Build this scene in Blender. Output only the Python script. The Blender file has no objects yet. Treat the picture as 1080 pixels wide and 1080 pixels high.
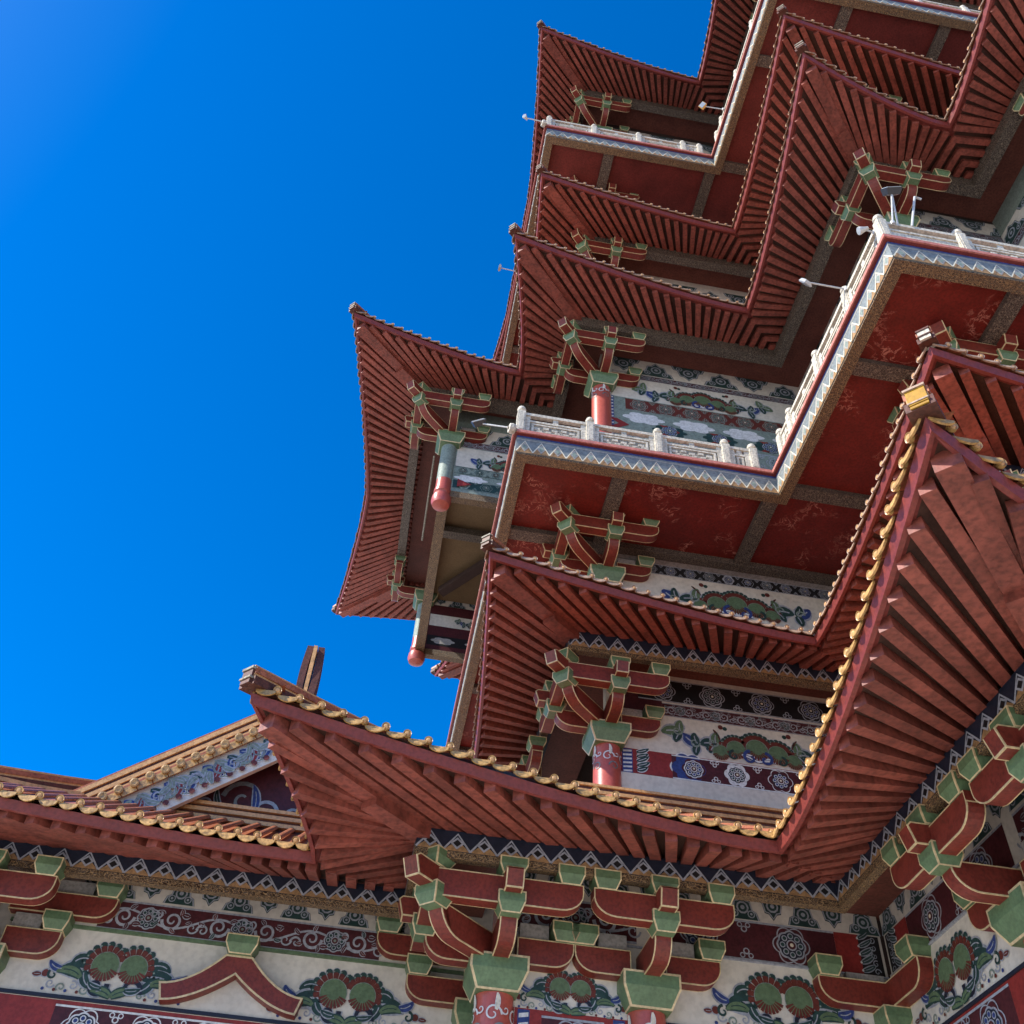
import bpy, bmesh, math, random
from mathutils import Vector, Matrix
random.seed(7)
PI = math.pi
SC = bpy.context.scene
COL = SC.collection
K = 7.8            # the tower is symmetric about the diagonal y = x + K
SUN_AZ, SUN_EL = math.radians(257.0), math.radians(40.0)

# ------------------------------------------------------------------ materials
MATS = {}
def mat(name, col, var=.12, rough=.6, scale=3.0, bump=.12, spec=.35, dirt=.25, streak=0.0, fine=18.0, coat=0.0):
    m = bpy.data.materials.new(name); m.use_nodes = True
    nt = m.node_tree; N = nt.nodes; L = nt.links
    b = N['Principled BSDF']
    tc = N.new('ShaderNodeTexCoord')
    n1 = N.new('ShaderNodeTexNoise'); n1.inputs['Scale'].default_value = scale; n1.inputs['Detail'].default_value = 6
    n1.inputs['Roughness'].default_value = .65
    n2 = N.new('ShaderNodeTexNoise'); n2.inputs['Scale'].default_value = fine; n2.inputs['Detail'].default_value = 5
    mp = N.new('ShaderNodeMapping'); mp.inputs['Scale'].default_value = (1, 1, 1 if not streak else streak)
    L.new(tc.outputs['Object'], mp.inputs['Vector'])
    L.new(mp.outputs['Vector'], n1.inputs['Vector']); L.new(tc.outputs['Object'], n2.inputs['Vector'])
    r1 = N.new('ShaderNodeValToRGB')
    c = Vector(col)
    r1.color_ramp.elements[0].position = .3; r1.color_ramp.elements[1].position = .72
    r1.color_ramp.elements[0].color = (*(c * (1 - var)), 1); r1.color_ramp.elements[1].color = (*(c * (1 + var)), 1)
    L.new(n1.outputs['Fac'], r1.inputs['Fac'])
    mx = N.new('ShaderNodeMix'); mx.data_type = 'RGBA'; mx.blend_type = 'MULTIPLY'
    r2 = N.new('ShaderNodeValToRGB')
    r2.color_ramp.elements[0].position = .34; r2.color_ramp.elements[0].color = (1 - dirt, 1 - dirt, 1 - dirt, 1)
    r2.color_ramp.elements[1].position = .58; r2.color_ramp.elements[1].color = (1, 1, 1, 1)
    L.new(n2.outputs['Fac'], r2.inputs['Fac'])
    mx.inputs['Factor'].default_value = 1
    L.new(r1.outputs['Color'], mx.inputs['A']); L.new(r2.outputs['Color'], mx.inputs['B'])
    L.new(mx.outputs['Result'], b.inputs['Base Color'])
    b.inputs['Roughness'].default_value = rough
    b.inputs['Specular IOR Level'].default_value = spec
    b.inputs['Coat Weight'].default_value = coat
    if bump:
        bp = N.new('ShaderNodeBump'); bp.inputs['Strength'].default_value = bump; bp.inputs['Distance'].default_value = .03
        L.new(n2.outputs['Fac'], bp.inputs['Height']); L.new(bp.outputs['Normal'], b.inputs['Normal'])
    MATS[name] = m
    return m

def carved(name, dark, light, scale, thr=.5):
    m = bpy.data.materials.new(name); m.use_nodes = True
    nt = m.node_tree; N = nt.nodes; L = nt.links; b = N['Principled BSDF']
    tc = N.new('ShaderNodeTexCoord')
    no = N.new('ShaderNodeTexNoise'); no.inputs['Scale'].default_value = scale * .55; no.inputs['Detail'].default_value = 2
    add = N.new('ShaderNodeVectorMath'); add.operation = 'MULTIPLY_ADD'; add.inputs[1].default_value = (.25, .25, .25)
    L.new(no.outputs['Color'], add.inputs[0]); L.new(tc.outputs['Object'], add.inputs[2])
    v = N.new('ShaderNodeTexVoronoi'); v.feature = 'DISTANCE_TO_EDGE'; v.inputs['Scale'].default_value = scale
    L.new(add.outputs['Vector'], v.inputs['Vector'])
    r = N.new('ShaderNodeValToRGB'); e = r.color_ramp.elements
    e[0].position = .02; e[0].color = (*light, 1); e[1].position = .10; e[1].color = (*dark, 1)
    e2 = e.new(.3); e2.color = (*(Vector(dark) * .8), 1); e3 = e.new(.36); e3.color = (*(Vector(light) * .7), 1)
    L.new(v.outputs['Distance'], r.inputs['Fac'])
    L.new(r.outputs['Color'], b.inputs['Base Color']); b.inputs['Roughness'].default_value = .55
    bp = N.new('ShaderNodeBump'); bp.invert = True; bp.inputs['Strength'].default_value = .6; bp.inputs['Distance'].default_value = .04
    L.new(v.outputs['Distance'], bp.inputs['Height']); L.new(bp.outputs['Normal'], b.inputs['Normal'])
    MATS[name] = m

def soffit_mat(name, col, crack):
    m = mat(name, col, .25, .55, 1.2, .1, .3, .3)
    nt = m.node_tree; N = nt.nodes; L = nt.links; b = N['Principled BSDF']
    src = b.inputs['Base Color'].links[0].from_socket
    tc = N.new('ShaderNodeTexCoord')
    no = N.new('ShaderNodeTexNoise'); no.inputs['Scale'].default_value = 2.6; no.inputs['Detail'].default_value = 7; no.inputs['Roughness'].default_value = .62; no.inputs['Distortion'].default_value = .8
    L.new(tc.outputs['Object'], no.inputs['Vector'])
    r = N.new('ShaderNodeValToRGB'); e = r.color_ramp.elements; e[0].position = .474; e[0].color = (0, 0, 0, 1); e[1].position = .526; e[1].color = (0, 0, 0, 1)
    e2 = e.new(.5); e2.color = (1, 1, 1, 1)
    L.new(no.outputs['Fac'], r.inputs['Fac'])
    n3 = N.new('ShaderNodeTexNoise'); n3.inputs['Scale'].default_value = .9; n3.inputs['Detail'].default_value = 4
    L.new(tc.outputs['Object'], n3.inputs['Vector'])
    r3 = N.new('ShaderNodeValToRGB'); r3.color_ramp.elements[0].position = .53; r3.color_ramp.elements[1].position = .62
    L.new(n3.outputs['Fac'], r3.inputs['Fac'])
    mu = N.new('ShaderNodeMath'); mu.operation = 'MULTIPLY'
    L.new(r.outputs['Color'], mu.inputs[0]); L.new(r3.outputs['Color'], mu.inputs[1])
    mu2 = N.new('ShaderNodeMath'); mu2.operation = 'MULTIPLY'; mu2.inputs[1].default_value = .75
    L.new(mu.outputs[0], mu2.inputs[0])
    mx = N.new('ShaderNodeMix'); mx.data_type = 'RGBA'
    L.new(mu2.outputs[0], mx.inputs['Factor']); L.new(src, mx.inputs['A']); mx.inputs['B'].default_value = (*crack, 1)
    L.new(mx.outputs['Result'], b.inputs['Base Color'])

mat('red', (.20, .036, .027), .14, .5, 2.2, .12, .4, .28)
mat('red_beam', (.235, .062, .042), .34, .55, 1.7, .2, .35, .42, streak=.6, fine=11)
_nt = MATS['red_beam'].node_tree; _b = _nt.nodes['Principled BSDF']; _src = _b.inputs['Base Color'].links[0].from_socket
_oi = _nt.nodes.new('ShaderNodeObjectInfo'); _mr = _nt.nodes.new('ShaderNodeMapRange'); _mr.inputs['To Min'].default_value = .8; _mr.inputs['To Max'].default_value = 1.2
_h = _nt.nodes.new('ShaderNodeHueSaturation'); _nt.links.new(_oi.outputs['Random'], _mr.inputs['Value']); _nt.links.new(_mr.outputs['Result'], _h.inputs['Value'])
_nt.links.new(_src, _h.inputs['Color']); _nt.links.new(_h.outputs['Color'], _b.inputs['Base Color'])
mat('deck', (.062, .027, .018), .25, .65, 2.0, .1, .25, .3)
mat('eave_board', (.165, .032, .024), .18, .55, 2.0, .1, .3, .3)
mat('sunlit_red', (.52, .19, .15), .15, .55, 3, .1, .3, .3)  # ledge red lightened so its front looks sunlit
mat('tile_pale', (.38, .26, .18), .2, .45, 5, .2, .4, .4)
mat('red_arm', (.175, .029, .019), .22, .45, 2.2, .1, .4, .32)
mat('red_col', (.40, .085, .06), .1, .35, 2.0, .05, .5, .15)
mat('inner_ceiling', (.15, .05, .035), .2, .6, 2.0, .1, .3, .3)
mat('maroon', (.075, .016, .02), .2, .5, 4, .1, .3, .3)
mat('panel_red', (.25, .03, .025), .15, .5, 4, .1, .3, .25)
mat('green', (.115, .185, .092), .22, .45, 2.5, .08, .4, .22)
mat('trim', (.60, .47, .26), .25, .4, 6, .05, .5, .25)
mat('plaster', (.60, .56, .48), .16, .7, .9, .06, .2, .14, streak=.3, fine=9)
mat('plaster_grey', (.36, .34, .31), .15, .7, 2.5, .1, .2, .3)
mat('stone', (.58, .53, .43), .2, .65, 2.5, .25, .25, .42)
mat('stone_dark', (.30, .27, .21), .25, .7, 9, .4, .2, .4)
mat('tile', (.50, .29, .095), .4, .4, 6, .3, .5, .5, coat=.1)
mat('tile_body', (.36, .12, .055), .25, .45, 5, .2, .4, .4)
mat('ridge_dark', (.10, .035, .022), .25, .55, 5, .2, .3, .4)
mat('ridge_gold', (.60, .33, .13), .2, .45, 5, .15, .4, .3)
mat('glaze', (.42, .23, .02), .15, .2, 4, .1, .6, .2, coat=.4)
mat('navy', (.016, .020, .036), .2, .5, 5, .05, .3, .2)
mat('black', (.012, .011, .012), .2, .6, 5, .05, .3, .2)
mat('dark_void', (.055, .034, .028), .2, .8, 2, .05, .2, .2)  # near-black colour stands in for shade inside the open storeys
mat('grey_line', (.34, .36, .40), .15, .6, 6, .05, .3, .3)
mat('pale_line', (.66, .66, .64), .1, .6, 6, .05, .3, .25)
mat('blue', (.035, .06, .20), .25, .5, 7, .05, .3, .3)
mat('sky_blue', (.19, .215, .215), .2, .55, 5, .1, .3, .3)
mat('cream', (.72, .66, .50), .12, .6, 6, .1, .3, .25)
mat('tan', (.34, .20, .09), .25, .6, 8, .2, .3, .35)
mat('leaf', (.022, .055, .05), .25, .5, 7, .05, .3, .2)
mat('leaf_green', (.11, .17, .09), .2, .55, 6, .05, .3, .25)
mat('fringe', (.13, .03, .022), .2, .5, 7, .05, .3, .25)
mat('sage', (.22, .27, .23), .15, .6, 6, .05, .3, .3)
mat('ceiling', (.20, .135, .07), .1, .7, 1.5, .05, .2, .2)
mat('steel', (.50, .50, .48), .08, .35, 6, .05, .5, .2)
mat('lamp_black', (.03, .03, .032), .15, .4, 6, .05, .5, .2)
mat('lamp_glass', (.35, .38, .40), .1, .15, 6, 0, .6, .1)
mat('lamp_amber', (.75, .42, .10), .1, .3, 6, 0, .5, .1)
mat('paving', (.58, .53, .46), .15, .8, .4, .1, .2, .2, fine=4)
carved('carved_gold', (.05, .028, .015), (.34, .22, .10), 15)
carved('carved_beam', (.030, .019, .014), (.22, .18, .13), 13)
soffit_mat('soffit', (.15, .014, .009), (.55, .24, .18))
soffit_mat('soffit_plain', (.13, .022, .018), (.16, .03, .026))

# ------------------------------------------------------------------ mesh builder
class MB:
    def __init__(s): s.v = []; s.f = []; s.m = []; s.names = []
    def mi(s, name):
        if name not in s.names: s.names.append(name)
        return s.names.index(name)
    def face(s, pts, m):
        i = len(s.v); s.v += [tuple(p) for p in pts]; s.f.append(tuple(range(i, i + len(pts)))); s.m.append(s.mi(m))
    def mesh(s, verts, faces, m):
        i = len(s.v); s.v += [tuple(p) for p in verts]; k = s.mi(m)
        for f in faces: s.f.append(tuple(i + q for q in f)); s.m.append(k)
    def box8(s, p, m):   # p: 4 bottom then 4 top
        s.mesh(p, [(0, 3, 2, 1), (4, 5, 6, 7), (0, 1, 5, 4), (1, 2, 6, 5), (2, 3, 7, 6), (3, 0, 4, 7)], m)
    def box(s, x0, x1, y0, y1, z0, z1, m):
        s.box8([(x0, y0, z0), (x1, y0, z0), (x1, y1, z0), (x0, y1, z0), (x0, y0, z1), (x1, y0, z1), (x1, y1, z1), (x0, y1, z1)], m)
    def sweep(s, rings, m, closed=True, caps=True):
        n = len(rings[0]); vs = [p for r in rings for p in r]; fs = []
        for a in range(len(rings) - 1):
            for b in range(n if closed else n - 1):
                c = (b + 1) % n
                fs.append((a * n + b, a * n + c, (a + 1) * n + c, (a + 1) * n + b))
        if caps and closed:
            fs.append(tuple(range(n - 1, -1, -1))); fs.append(tuple((len(rings) - 1) * n + q for q in range(n)))
        s.mesh(vs, fs, m)
    def lathe(s, c, prof, m, n=20, a0=0, a1=2 * PI, axis=None):
        M = Matrix.Identity(3)
        if axis is not None: M = Vector((0, 0, 1)).rotation_difference(Vector(axis)).to_matrix()
        rings = []
        for r, z in prof:
            rings.append([Vector(c) + M @ Vector((r * math.cos(a0 + (a1 - a0) * k / n), r * math.sin(a0 + (a1 - a0) * k / n), z)) for k in range(n)])
        s.sweep(rings, m)
    def tube(s, pts, r, m, n=8):
        pts = [Vector(p) for p in pts]; rings = []
        for i, p in enumerate(pts):
            d = (pts[min(i + 1, len(pts) - 1)] - pts[max(i - 1, 0)]).normalized()
            q = Vector((0, 0, 1)).rotation_difference(d).to_matrix()
            rings.append([p + q @ Vector((r * math.cos(2 * PI * k / n), r * math.sin(2 * PI * k / n), 0)) for k in range(n)])
        s.sweep(rings, m)
    def build(s, name, parent=None, smooth=False, recalc=True):
        me = bpy.data.meshes.new(name); me.from_pydata(s.v, [], s.f)
        for n in s.names: me.materials.append(MATS[n])
        me.polygons.foreach_set('material_index', s.m)
        if recalc:
            bm = bmesh.new(); bm.from_mesh(me); bmesh.ops.recalc_face_normals(bm, faces=bm.faces[:]); bm.to_mesh(me); bm.free()
        if smooth:
            me.polygons.foreach_set('use_smooth', [True] * len(me.polygons))
            try: me.set_sharp_from_angle(angle=math.radians(40))
            except Exception: pass
        return link(name, me, parent)

def link(name, me, parent):
    o = bpy.data.objects.new(name, me); COL.objects.link(o)
    if parent is not None:
        o.parent = parent
        if parent.type == 'EMPTY': o.matrix_parent_inverse = Matrix.Translation(-parent.location)
    return o

def thing(name, loc, label, cat, group=None):
    o = bpy.data.objects.new(name, None); COL.objects.link(o); o.location = loc
    o['label'] = label; o['category'] = cat
    if group: o['group'] = group
    return o

def P3(side, u, w, z):
    return Vector((u, w, z)) if side == 'A' else Vector((w - K, u + K, z))
def bx(mb, side, u0, u1, w0, w1, z0, z1, m):
    mb.box8([P3(side, *p) for p in ((u0, w0, z0), (u1, w0, z0), (u1, w1, z0), (u0, w1, z0), (u0, w0, z1), (u1, w0, z1), (u1, w1, z1), (u0, w1, z1))], m)

# ------------------------------------------------------------------ painted decoration, drawn as thin paint layers on a plane
class Paint:
    def __init__(s, mb, fn): s.mb = mb; s.fn = fn; s.c = 0
    def poly(s, pts, m, layer):
        s.c += 1; off = .004 * layer + .0004 * (s.c % 9)
        s.mb.face([s.fn(p[0], p[1], off) for p in pts], m)
    def rect(s, u0, u1, v0, v1, m, layer): s.poly([(u0, v0), (u1, v0), (u1, v1), (u0, v1)], m, layer)
    def disc(s, u, v, r, m, layer, n=12, ry=None):
        ry = ry or r
        s.poly([(u + r * math.cos(2 * PI * k / n), v + ry * math.sin(2 * PI * k / n)) for k in range(n)], m, layer)
    def lobed(s, u, v, r, m, layer, lobes=8, amp=.1, n=48, a0=0, ry=1):
        s.poly([(u + r * (1 - amp + amp * abs(math.cos(lobes * .5 * (2 * PI * k / n)))) * math.cos(a0 + 2 * PI * k / n),
                 v + ry * r * (1 - amp + amp * abs(math.cos(lobes * .5 * (2 * PI * k / n)))) * math.sin(a0 + 2 * PI * k / n)) for k in range(n)], m, layer)
    def ribbon(s, pts, wfun, m, layer):
        n = len(pts); L = []; R = []
        for i in range(n):
            a = pts[max(i - 1, 0)]; b = pts[min(i + 1, n - 1)]
            dx, dy = b[0] - a[0], b[1] - a[1]; q = math.hypot(dx, dy) or 1
            w = wfun(i / (n - 1)) * .5
            L.append((pts[i][0] - dy / q * w, pts[i][1] + dx / q * w)); R.append((pts[i][0] + dy / q * w, pts[i][1] - dx / q * w))
        for i in range(n - 1): s.poly([L[i], L[i + 1], R[i + 1], R[i]], m, layer)
    def spiral(s, u, v, r, turns, a0, sgn, w, m, layer):
        n = int(16 * turns) + 4; pts = []
        for i in range(n):
            t = i / (n - 1); a = a0 + sgn * 2 * PI * turns * t; q = r * (1 - .85 * t)
            pts.append((u + q * math.cos(a), v + q * math.sin(a)))
        s.ribbon(pts, lambda t: w * (1 - .5 * t), m, layer)
    def leaf(s, u, v, ang, ln, wd, bend, fill, line, layer):
        ang += random.uniform(-.12, .12); ln *= random.uniform(.9, 1.1); wd *= random.uniform(.9, 1.12); bend *= random.uniform(.85, 1.15)
        pts = []; x, y, a = u, v, ang; n = 9
        for i in range(n):
            pts.append((x, y)); a += bend / n; x += math.cos(a) * ln / n; y += math.sin(a) * ln / n
        f = lambda t: wd * (math.sin(PI * min(1, t * .85 + .12)) ** .8 + .04)
        s.ribbon(pts, lambda t: f(t) * 1.35 + .012, line, layer)
        s.ribbon(pts, f, fill, layer + 1)
        s.ribbon(pts[1:-2], lambda t: wd * .13, line, layer + 2)
        return x, y
    def rosette(s, u, v, r, bg='maroon', line='grey_line', mid='blue', dot='cream'):
        s.lobed(u, v, r, line, 2, 8, .10); s.lobed(u, v, r * .88, 'navy' if bg == 'maroon' else bg, 3, 8, .1)
        for k in range(8):
            a = 2 * PI * k / 8
            s.disc(u + r * .6 * math.cos(a), v + r * .6 * math.sin(a), r * .2, line, 4, 9)
            s.disc(u + r * .6 * math.cos(a), v + r * .6 * math.sin(a), r * .13, mid, 5, 8)
        s.disc(u, v, r * .36, line, 6); s.disc(u, v, r * .27, bg, 7); s.disc(u, v, r * .13, dot, 8, 8)
    def trefoil(s, u, v, r, sg, line='grey_line', fill='maroon'):
        for (du, dv, q) in ((-.75, 0, .5), (.75, 0, .5), (0, .75 * sg, .6)):
            s.disc(u + du * r, v + dv * r, q * r, line, 3, 10)
            s.disc(u + du * r, v + dv * r, q * r * .6, fill, 4, 9)
    def medallions(s, u0, u1, v0, v1, bg='maroon', line='grey_line', mid='blue', pitch=1.35, cart=True):
        h = v1 - v0; s.rect(u0, u1, v0, v1, bg, 1)
        s.rect(u0, u1, v0, v0 + .05 * h, line, 2); s.rect(u0, u1, v1 - .05 * h, v1, line, 2)
        n = max(1, int((u1 - u0) / (h * pitch))); st = (u1 - u0) / n
        for k in range(n):
            c = u0 + st * (k + .5) + random.uniform(-.02, .02) * h; s.lobed(c, (v0 + v1) / 2, h * .49, line, 1.5, 6, .18); s.lobed(c, (v0 + v1) / 2, h * .455, bg, 1.8, 6, .18); s.rosette(c, (v0 + v1) / 2, h * random.uniform(.37, .40), bg, line, (mid, 'leaf', mid)[k % 3])
            if k < n - 1:
                s.trefoil(c + st / 2, v0 + .12 * h, .14 * h, 1, line, bg); s.trefoil(c + st / 2, v1 - .12 * h, .14 * h, -1, line, bg)
    def scrolls(s, u0, u1, v0, v1, bg='maroon', line='grey_line', pitch=1.15):
        h = v1 - v0; vm = (v0 + v1) / 2; s.rect(u0, u1, v0, v1, bg, 1)
        s.rect(u0, u1, v0, v0 + .06 * h, line, 2); s.rect(u0, u1, v1 - .06 * h, v1, line, 2)
        n = max(2, int((u1 - u0) / (h * pitch))); st = (u1 - u0) / n
        pts = [(u0 + (u1 - u0) * i / (n * 8), vm + .24 * h * math.sin(PI * i / 8)) for i in range(n * 8 + 1)]
        s.ribbon(pts, lambda t: .07 * h, line, 2)
        for k in range(n):
            c = u0 + st * (k + .5); sg = 1 if k % 2 else -1
            s.spiral(c, vm + .02 * sg * h, .34 * h, 1.5, PI * (k % 2), sg, .10 * h, line, 3); s.spiral(c - .32 * st, vm + .2 * sg * h, .2 * h, 1.2, PI, sg, .075 * h, line, 4); s.leaf(c + .2 * st, vm + .25 * sg * h, -sg * .5, .3 * h, .14 * h, sg, bg, line, 4)
            s.spiral(c + .45 * st, vm - .16 * sg * h, .2 * h, 1.1, 0, -sg, .06 * h, line, 4)
            for q in range(5): s.leaf(c + .3 * st * math.cos(q * 1.25 + k), vm + .24 * h * math.sin(q * 1.25 + k), q * 1.3 + k, .26 * h, .1 * h, 1.2 * sg, ('fringe', bg, 'leaf')[q % 3], line, 3)
            if k % 2 == 0: s.rosette(c + st * .5, vm, h * .38, bg, line, 'leaf', 'sage')
    def leafrow(s, u0, u1, v0, v1, pitch=2.2):
        h = v1 - v0; s.rect(u0, u1, v0, v1, 'plaster', 1); n = max(1, round((u1 - u0) / (h * pitch))); st = (u1 - u0) / n
        for k in range(n):
            for q in (0, 1):
                c = u0 + st * (k + .25 + .5 * q); a, b = (v0, v1) if q else (v1, v0); w = st * .27
                pr = [(-1, 0), (-.85, .28), (-.62, .35), (-.5, .68), (-.25, .72), (0, .93), (.25, .72), (.5, .68), (.62, .35), (.85, .28), (1, 0)]
                s.poly([(c + w * x, a + (b - a) * y) for x, y in pr], 'leaf', 2)
                for x, y, r in ((0, .42, .23), (-.5, .2, .14), (.5, .2, .14)):
                    s.disc(c + w * x, a + (b - a) * y, r * h, 'grey_line', 3, 10); s.disc(c + w * x, a + (b - a) * y, r * h * .72, 'leaf', 4, 10)
                    s.disc(c + w * x, a + (b - a) * y, r * h * .35, 'grey_line', 5, 8)
                s.ribbon([(c + w * x * .93, a + (b - a) * y * .93) for x, y in pr], lambda t: .05 * h, 'grey_line', 3)
    def dome(s, u, v, r, a0=-15, a1=195, n=13):
        r *= random.uniform(.93, 1.06); u += random.uniform(-.02, .02); n += random.choice((0, 0, 1))
        # fan flower: dark lobes, brown fringe, green heart
        for k in range(n):
            a = math.radians(a0 + (a1 - a0) * (k + .5) / n); q = r * 1.5
            s.disc(u + q * math.cos(a), v + q * math.sin(a), r * .29, 'grey_line', 2, 9)
            s.disc(u + q * math.cos(a), v + q * math.sin(a), r * .25, 'leaf', 3, 9)
            s.disc(u + q * math.cos(a + .12), v + q * math.sin(a + .12), r * .07, 'sage', 4, 7)
        for k in range(n):
            a = math.radians(a0 + (a1 - a0) * (k + .5) / n); ca, sa = math.cos(a), math.sin(a); w = r * .21
            s.poly([(u + r * .85 * ca - w * sa * .7, v + r * .85 * sa + w * ca * .7), (u + r * 1.38 * ca - w * sa, v + r * 1.38 * sa + w * ca),
                    (u + r * 1.46 * ca, v + r * 1.46 * sa), (u + r * 1.38 * ca + w * sa, v + r * 1.38 * sa - w * ca), (u + r * .85 * ca + w * sa * .7, v + r * .85 * sa - w * ca * .7)], 'fringe', 4)
        s.disc(u, v, r * 1.0, 'sage', 5, 20); s.disc(u, v, r * .95, 'leaf_green', 6, 20)
        for k in range(9):
            a = math.radians(200 + 140 * (k + .5) / 9); ca, sa = math.cos(a), math.sin(a); w = r * .12
            s.poly([(u + r * .5 * ca - w * sa * .3, v + r * .5 * sa + w * ca * .3), (u + r * 1.1 * ca - w * sa, v + r * 1.1 * sa + w * ca),
                    (u + r * 1.1 * ca + w * sa, v + r * 1.1 * sa - w * ca), (u + r * .5 * ca + w * sa * .3, v + r * .5 * sa - w * ca * .3)], 'fringe', 7)
    def peony(s, u, v, h):      # two domes with curling leaves either side, v = bottom
        r = .25 * h
        for sg in (-1, 1):
            x, y = s.leaf(u + sg * .45 * h, v + .42 * h, PI / 2 - sg * PI * .40, .72 * h, .27 * h, -sg * .9, 'leaf', 'grey_line', 2)
            s.leaf(u + sg * .55 * h, v + .62 * h, PI / 2 - sg * PI * .3, .42 * h, .15 * h, -sg * 1.8, 'leaf', 'grey_line', 2)
            s.spiral(x, y - .03 * h, .10 * h, 1.0, PI / 2, -sg, .05 * h, 'leaf', 4)
            s.disc(x + sg * .13 * h, y - .02 * h, .085 * h, 'grey_line', 3, 9); s.disc(x + sg * .13 * h, y - .02 * h, .065 * h, 'fringe', 4, 9)
            s.leaf(x + sg * .2 * h, y - .04 * h, PI / 2 - sg * PI * .55, .16 * h, .07 * h, sg * .4, 'fringe', 'grey_line', 3)
            s.spiral(u + sg * .3 * h, v + .19 * h, .19 * h, 1.1, -sg * .3, sg, .13 * h, 'grey_line', 3)
            s.spiral(u + sg * .3 * h, v + .19 * h, .185 * h, 1.05, -sg * .3, sg, .09 * h, 'navy', 5)
            for q in range(4): s.spiral(u + sg * (.5 + .2 * q) * h, v + (.1 + .05 * (q % 2)) * h, .085 * h, 1.2, q * 2, sg, .035 * h, ('sage', 'grey_line')[q % 2], 3); s.disc(u + sg * (.6 + .2 * q) * h, v + .05 * h, .03 * h, ('fringe', 'blue')[q % 2], 4, 7)
            s.leaf(u + sg * .62 * h, v + .3 * h, PI / 2 - sg * .75, .5 * h, .13 * h, -sg * 1.5, 'leaf_green', 'leaf', 4)
            s.leaf(u + sg * .95 * h, v + .42 * h, PI / 2 - sg * 1.9, .38 * h, .12 * h, sg * 1.7, 'blue', 'grey_line', 4)
            s.leaf(u + sg * .2 * h, v + .16 * h, PI / 2 - sg * 1.9, .34 * h, .1 * h, sg * 1.2, 'leaf', 'grey_line', 7)
            s.leaf(u, v + .02 * h, PI / 2 - sg * .75, .42 * h, .13 * h, -sg * 1.2, 'leaf_green', 'leaf', 6)
            s.leaf(u + sg * .42 * h, v + .16 * h, PI / 2 - sg * 1.3, .42 * h, .16 * h, sg * 1.5, 'leaf', 'grey_line', 3)
        for sg in (-1, 1): s.dome(u + sg * r * 1.06, v + .55 * h, r, 20 if sg < 0 else -22, 202 if sg < 0 else 160, 9)
    def peony_wide(s, u, v, h, W):
        r = .33 * h
        for sg in (-1, 1):
            x, y = u + sg * 3.2 * r, v + .38 * h
            for k in range(4):
                nx, ny = s.leaf(x, y, PI / 2 - sg * (1.2 + .25 * (k % 2)), .55 * h, .30 * h, sg * (.9 if k % 2 else -.9), ('leaf', 'blue', 'leaf_green', 'leaf')[k], 'grey_line', 2)
                s.leaf(x, y, PI / 2 - sg * (.5 + .3 * (k % 2)), .45 * h, .22 * h, sg * 1.2, ('leaf_green', 'leaf')[k % 2], 'grey_line', 3)
                s.leaf(x, y, PI / 2 - sg * (2.1 + .2 * (k % 2)), .42 * h, .2 * h, -sg * 1.0, 'leaf', 'grey_line', 3)
                s.spiral(x + sg * .1 * h, y + .05 * h, .14 * h, 1.1, 0, sg, .05 * h, 'sage', 6)
                x, y = nx, min(max(ny, v + .25 * h), v + .6 * h)
                if abs(x - u) > W / 2 - .5: break
            s.leaf(u + sg * 2.9 * r, v + .55 * h, PI / 2 - sg * .3, .38 * h, .05 * h, -sg * .5, 'fringe', 'leaf', 3)
            s.disc(u + sg * 2.75 * r, v + .93 * h, .07 * h, 'fringe', 4, 9); s.disc(u + sg * 2.4 * r, v + .9 * h, .06 * h, 'leaf', 4, 9)
            s.spiral(u + sg * .6 * r, v + .12 * h, .2 * h, 1.0, PI / 2, -sg, .09 * h, 'blue', 9); s.spiral(u + sg * 1.9 * r, v + .12 * h, .15 * h, 1.0, PI / 2, -sg, .07 * h, 'leaf', 9)
        for k, (dx, dy, q) in enumerate(((-2.9, .2, .7), (2.9, .2, .7), (-1.65, .36, .86), (1.65, .36, .86), (0, .44, 1.0))):
            s.dome(u + dx * r, v + dy * h * .9, r * q * .92, 0, 180, 11)
        for sg in (-1, 1):
            s.leaf(u, v + .03 * h, PI / 2 - sg * .75, .55 * h, .12 * h, -sg * 1.3, 'pale_line', 'blue', 6)
    def lacy(s, u0, u1, v0, v1):
        s.rect(u0, u1, v0, v1, 'black', 1); w = u1 - u0; h = v1 - v0; n = max(3, int(h / .12))
        for k in range(n):
            y = v0 + h * (k + .5) / n
            s.leaf(u0 + w * .1, y, .3, w * .75, h / n * .5, .5, 'leaf', 'grey_line', 2); s.spiral(u0 + w * .7, y, h / n * .45, 1.1, k, 1, .02, 'grey_line', 4)
            s.disc(u0 + w * .08, y, .022, 'pale_line', 5, 7)
    def stripes(s, u0, u1, v0, v1, n=6):
        s.rect(u0, u1, v0, v1, 'blue', 1); h = (v1 - v0) / n
        for k in range(n): s.poly([(u0 + .02, v0 + h * (k + .1)), (u1 - .02, v0 + h * (k + .3)), (u1 - .02, v0 + h * (k + .75)), (u0 + .02, v0 + h * (k + .55))], 'pale_line', 2)
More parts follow.
